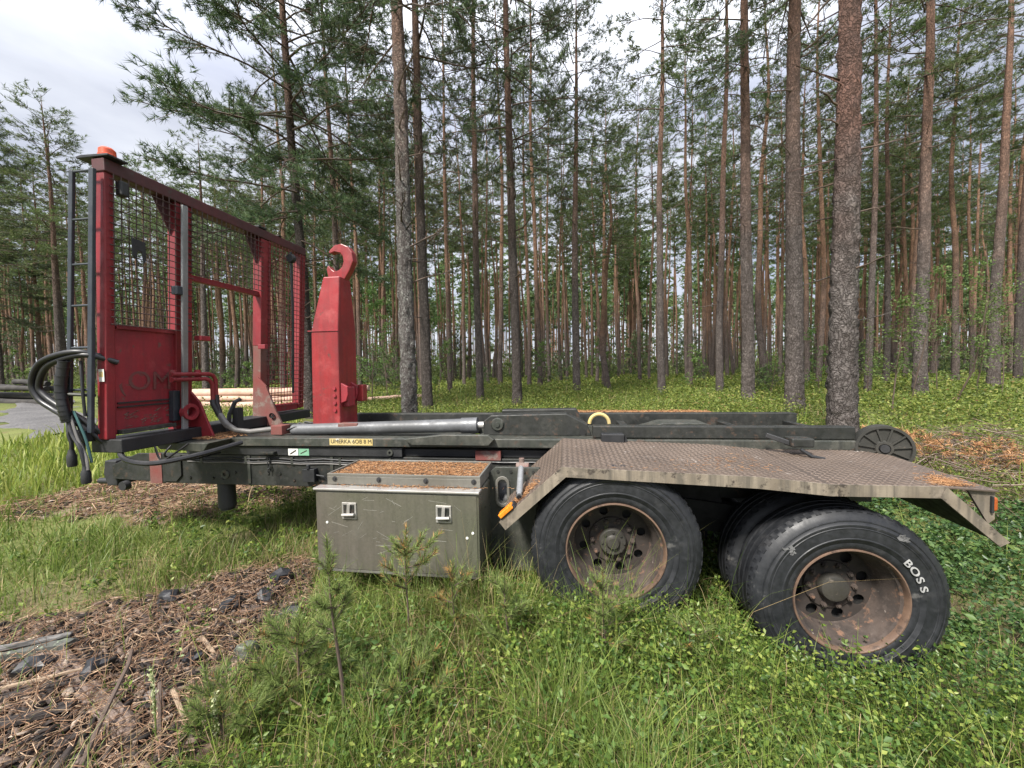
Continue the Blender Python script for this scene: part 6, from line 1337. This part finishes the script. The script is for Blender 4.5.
def build_grass():
    rng = np.random.default_rng(1)
    # near grass
    x, y, r = polar(rng, 185000, 1.15, 9.5, 79); e = edge_noise(x, y)
    deb = in_poly(x + e, y + e, DEBRIS); dirt = in_poly(x + e, y + e, DIRT)
    patch = 0.5 + 0.5 * np.sin(2.3 * x + 1.1 * y + 0.6) * np.cos(1.9 * y - 1.3 * x) + 0.25 * np.sin(6 * x + 4 * y)
    right = smst(0.2, 1.6, x - 0.25 * (y - 1.6)); dens = np.clip(0.55 + 0.5 * patch, 0.15, 1.0) * (1 - 0.80 * right)
    dens = np.where(deb, 0.03 + 0.16 * (patch > 0.8), np.where(dirt, 0.42 + 0.35 * (patch > 0.55), dens)); dens = np.where((y > 5.2) & (x > -4.2), dens * 0.25, dens)
    keep = (rng.uniform(0, 1, len(x)) < dens) & clear_of_trailer(x, y) & off_road(x, y); x, y, r, patch = x[keep], y[keep], r[keep], patch[keep]
    far_left = smst(4.6, 6.0, y) * (x < -4.0)
    tuft = np.clip(np.sin(4.3 * x + 2.2 * y + 0.5) * np.sin(3.7 * y - 2.9 * x) + 0.5 * np.sin(9.1 * x - 7.3 * y), -0.7, 1.4); nearby = np.exp(-((x + 0.35) / 0.9) ** 2 - ((y - 2.35) / 0.35) ** 2)
    L = rng.gamma(6, 0.036, len(x)) * (1.0 + 0.45 * tuft + 0.9 * nearby) * (0.75 + 0.5 * patch) * (1 + 1.0 * far_left) * (0.8 + 0.25 * smst(-0.8, 0.2, x)); L = np.minimum(L, headroom(x, y)); L = np.where(in_poly(x, y, DIRT), L * 0.6, L)
    W = rng.uniform(0.0028, 0.0060, len(x)) * np.maximum(1, r / 3.2)
    P = np.column_stack([x, y, gz(x, y) - 0.01]); md = far_left > rng.uniform(0.15, 0.9, len(x)); dry_patch = np.clip(np.sin(2.9 * x - 1.2 * y + 2) * np.sin(2.3 * y + 1.7 * x), 0, 1); dr = (~md) & (rng.uniform(0, 1, len(x)) < 0.05 + 0.22 * dry_patch)
    g = ~(md | dr)
    tag(fast('grass', *blades(rng, P[g], L[g], W[g], 0.62), 'grass'), 'long green grass growing round the toolbox and wheels', 'grass', kind='stuff')
    tag(fast('dry_grass', *blades(rng, P[dr], L[dr] * 1.1, W[dr] * 0.8, 0.9), 'dry_grass'), 'dry straw coloured blades among the green grass', 'dry grass', kind='stuff')
    # sunny meadow by the road
    x, y, r = polar(rng, 52000, 5.0, 16.0, 66); k = (x < -4.3) & (y > 4.9 + 0.15 * (x + 5)) & off_road(x, y) & ~in_poly(x, y, DIRT) & (x < -0.55 * y); x, y, r = x[k], y[k], r[k]
    L = rng.gamma(8, 0.034, len(x)) * np.where(y > 9, 0.7, 1.0); tag(fast('meadow_grass', *blades(rng, np.column_stack([x, y, gz(x, y) - 0.01]), L, 0.0028 * r * rng.uniform(0.6, 1.2, len(x)), 0.35), 'meadow'), 'tall bright meadow grass between the trailer and the gravel road', 'meadow grass', kind='stuff')
    # tall single stems
    x, y, r = polar(rng, 1100, 1.5, 4.8, 58); k = ~in_poly(x, y, DEBRIS) & clear_of_trailer(x, y) & (headroom(x, y) > 1); x, y, r = x[k], y[k], r[k]
    tag(fast('tall_grass', *blades(rng, np.column_stack([x, y, gz(x, y)]), rng.uniform(0.28, 0.55, len(x)), np.full(len(x), 0.0035), 0.55, 5), 'meadow'), 'single tall pale grass blades rising above the rest', 'tall grass', kind='stuff')
build_grass()

def by_wheels(x, y):
    u, v = tcoord(x, y); return (u > -0.75) & (u < 2.2) & (v < 0.0) & (v > -0.55)

def build_shrubs():
    rng = np.random.default_rng(2); parts = []; stems = []
    def plants(x, y, r, hmin, hmax, nleaf, ls, spread):
        n = len(x); h = np.minimum(rng.uniform(hmin, hmax, n), headroom(x, y) * 0.9); P = np.column_stack([x, y, gz(x, y) - 0.005])
        s = rng.uniform(0.3, 1.05, (n, nleaf)) ** 0.8; a = rng.uniform(0, 2 * PI, (n, nleaf)); o = rng.uniform(0.15, 1, (n, nleaf)) * spread * np.maximum(1, r / 4)[:, None]
        lean = rng.normal(0, 0.25, (n, 2)); C = np.stack([P[:, :1] + lean[:, :1] * h[:, None] * s + o * np.cos(a), P[:, 1:2] + lean[:, 1:] * h[:, None] * s + o * np.sin(a), P[:, 2:] + h[:, None] * s], -1).reshape(-1, 3)
        sz = np.repeat(ls * np.maximum(1, r / 2.6), nleaf) * rng.uniform(0.6, 1.25, n * nleaf); D = np.stack([np.cos(a), np.sin(a), np.full_like(a, 0.4)], -1).reshape(-1, 3)
        B = P + np.column_stack([lean * h[:, None], h]); return leaves(rng, C, sz, 0.55, D), (P, B)
    # near: bilberry on the right, low herbs through the grass elsewhere
    x, y, r = polar(rng, 15500, 1.15, 7.0, 79); patch = 0.5 + 0.5 * np.sin(3.1 * x - 1.7 * y) * np.cos(2.2 * y + 1.4 * x + 1); e = edge_noise(x, y)
    right = smst(-0.3, 1.3, x - 0.3 * (y - 1.6)); dens = 0.20 + 0.35 * patch * (x > -1.2) + 0.65 * right; dens = np.where(in_poly(x + e, y + e, DEBRIS), 0.012, np.where(in_poly(x + e, y + e, DIRT), 0.08, dens)); dens = np.where(x < -3.5, dens * 0.25, dens)
    k = (rng.uniform(0, 1, len(x)) < dens) & clear_of_trailer(x, y) & off_road(x, y)
    q = by_wheels(x, y) & (rng.uniform(0, 1, len(x)) < 0.85) & clear_of_trailer(x, y)
    dark_share = smst(1.5, 2.2, x - 0.12 * (y - 2.0)) * (y > 1.9); dk = k & (rng.uniform(0, 1, len(x)) < dark_share); k &= ~dk; hk = np.clip(0.9 + 0.5 * np.sin(5.1 * x + 3.3 * y) * np.sin(4.4 * y - 3.9 * x), 0.5, 1.4)  # darker leaved bilberry takes over towards the right
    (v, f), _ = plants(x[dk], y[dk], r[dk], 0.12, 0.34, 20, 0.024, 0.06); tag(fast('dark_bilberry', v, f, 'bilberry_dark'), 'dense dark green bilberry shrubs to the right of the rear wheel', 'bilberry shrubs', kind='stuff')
    (v, f), (A, B) = plants(x[k], y[k], r[k], 0.07, 0.26 * 1.0, 16, 0.025, 0.055)
    (v2, f2), (A2, B2) = plants(x[q], y[q], r[q], 0.16, 0.38, 20, 0.027, 0.07)
    v, f, _ = joinm([(v, f, 0), (v2, f2, 0)]); A = np.concatenate([A, A2]); B = np.concatenate([B, B2])
    tag(fast('bilberry', v, f, 'bilberry'), 'bilberry shrubs with small bright leaves round the wheels and in front', 'bilberry shrubs', kind='stuff')
    sv, sf = sticks(rng, A, B, np.full(len(A), 0.0016)); tag(fast('bilberry_stems', sv, sf, 'needle_young'), 'thin green stems of the bilberry shrubs', 'shrub stems', kind='stuff')
    # broad leaved herbs, larger and paler, in loose groups
    x, y, r = polar(rng, 4200, 1.2, 5.5, 78); grp = np.sin(3.3 * x + 1.9 * y) * np.sin(2.8 * y - 2.1 * x + 0.7); k = (grp > 0.15) & (x > -1.3) & clear_of_trailer(x, y) & ~in_poly(x, y, DEBRIS)
    (v, f), (A, B) = plants(x[k], y[k], r[k], 0.10, 0.30, 10, 0.036, 0.07)
    tag(fast('herbs', v, f, 'herb'), 'paler broad leaved herbs in loose groups through the grass', 'herbs', kind='stuff')
    # dead stems
    x, y, r = polar(rng, 2400, 1.2, 5.0, 60); k = clear_of_trailer(x, y) & (headroom(x, y) > 1); P = np.column_stack([x, y, gz(x, y)])[k]; n = len(P)
    sv, sf = sticks(rng, P, P + np.column_stack([rng.normal(0, 0.07, (n, 2)), rng.uniform(0.08, 0.30, n)]), np.full(n, 0.0016)); tag(fast('dead_stems', sv, sf, 'straw'), 'brown dead stems standing in the grass', 'dead stems', kind='stuff')
    # behind the trailer: a knee high carpet over the forest floor
    x, y, r = polar(rng, 50000, 4.6, 62.0, 68); k = (y > 4.4) & off_road(x, y) & clear_of_trailer(x, y) & ~in_poly(x, y, DIRT) & ~((x < -4.0) & (y < 9.5)); t = np.sin(0.9 * x + 0.5 * y) + np.sin(0.55 * y - 1.1 * x + 2); k &= rng.uniform(0, 1, len(x)) < np.clip(0.75 + 0.25 * t, 0.2, 1)
    x, y, r = x[k], y[k], r[k]; cl = np.clip(np.sin(0.8 * x + 0.4 * y + 1) * np.sin(0.7 * y - 0.9 * x) + 0.4 * np.sin(2.1 * x + 1.6 * y), 0, 1.2)
    (v, f), _ = plants(x, y, r, 0.08, 0.34, 15, 0.0135, 0.085)
    b = (cl > 0.35) & (rng.uniform(0, 1, len(x)) < 0.5) & (y > 6); (v2, f2), _ = plants(x[b], y[b], r[b], 0.22, 0.55, 20, 0.0145, 0.13); v, f, _ = joinm([(v, f, 0), (v2, f2, 0)])
    tag(fast('forest_floor_shrubs', v, f, 'bilberry_far'), 'light green low shrubs carpeting the forest floor behind the trailer', 'ground cover', kind='stuff')
build_shrubs()

def build_floor_grass():
    rng = np.random.default_rng(8); x, y, r = polar(rng, 66000, 4.6, 32.0, 68); t = np.sin(0.7 * x - 0.6 * y + 0.5) * np.sin(0.5 * y + 0.8 * x)
    k = (y > 4.4) & off_road(x, y) & ~in_poly(x, y, DIRT) & ~((x < -4.0) & (y < 9.5)) & clear_of_trailer(x, y) & (rng.uniform(0, 1, len(x)) < np.clip(0.35 + 0.5 * t, 0.05, 0.9)); x, y, r = x[k], y[k], r[k]
    d = rng.uniform(0, 1, len(x)) < 0.16 + 0.3 * (np.sin(1.3 * x + 0.9 * y) * np.sin(1.1 * y - 0.7 * x) > 0.45); P = np.column_stack([x, y, gz(x, y)]); L = rng.gamma(7, 0.045, len(x)); W = 0.0020 * r * rng.uniform(0.6, 1.2, len(x))
    tag(fast('forest_grass', *blades(rng, P[~d], L[~d], W[~d], 0.5), 'grass'), 'thin grass between the low shrubs of the forest floor', 'grass', kind='stuff')
    tag(fast('forest_dry_grass', *blades(rng, P[d], L[d], W[d], 0.7), 'dry_grass'), 'straw coloured dead grass between the low shrubs of the forest floor', 'dry grass', kind='stuff')
build_floor_grass()
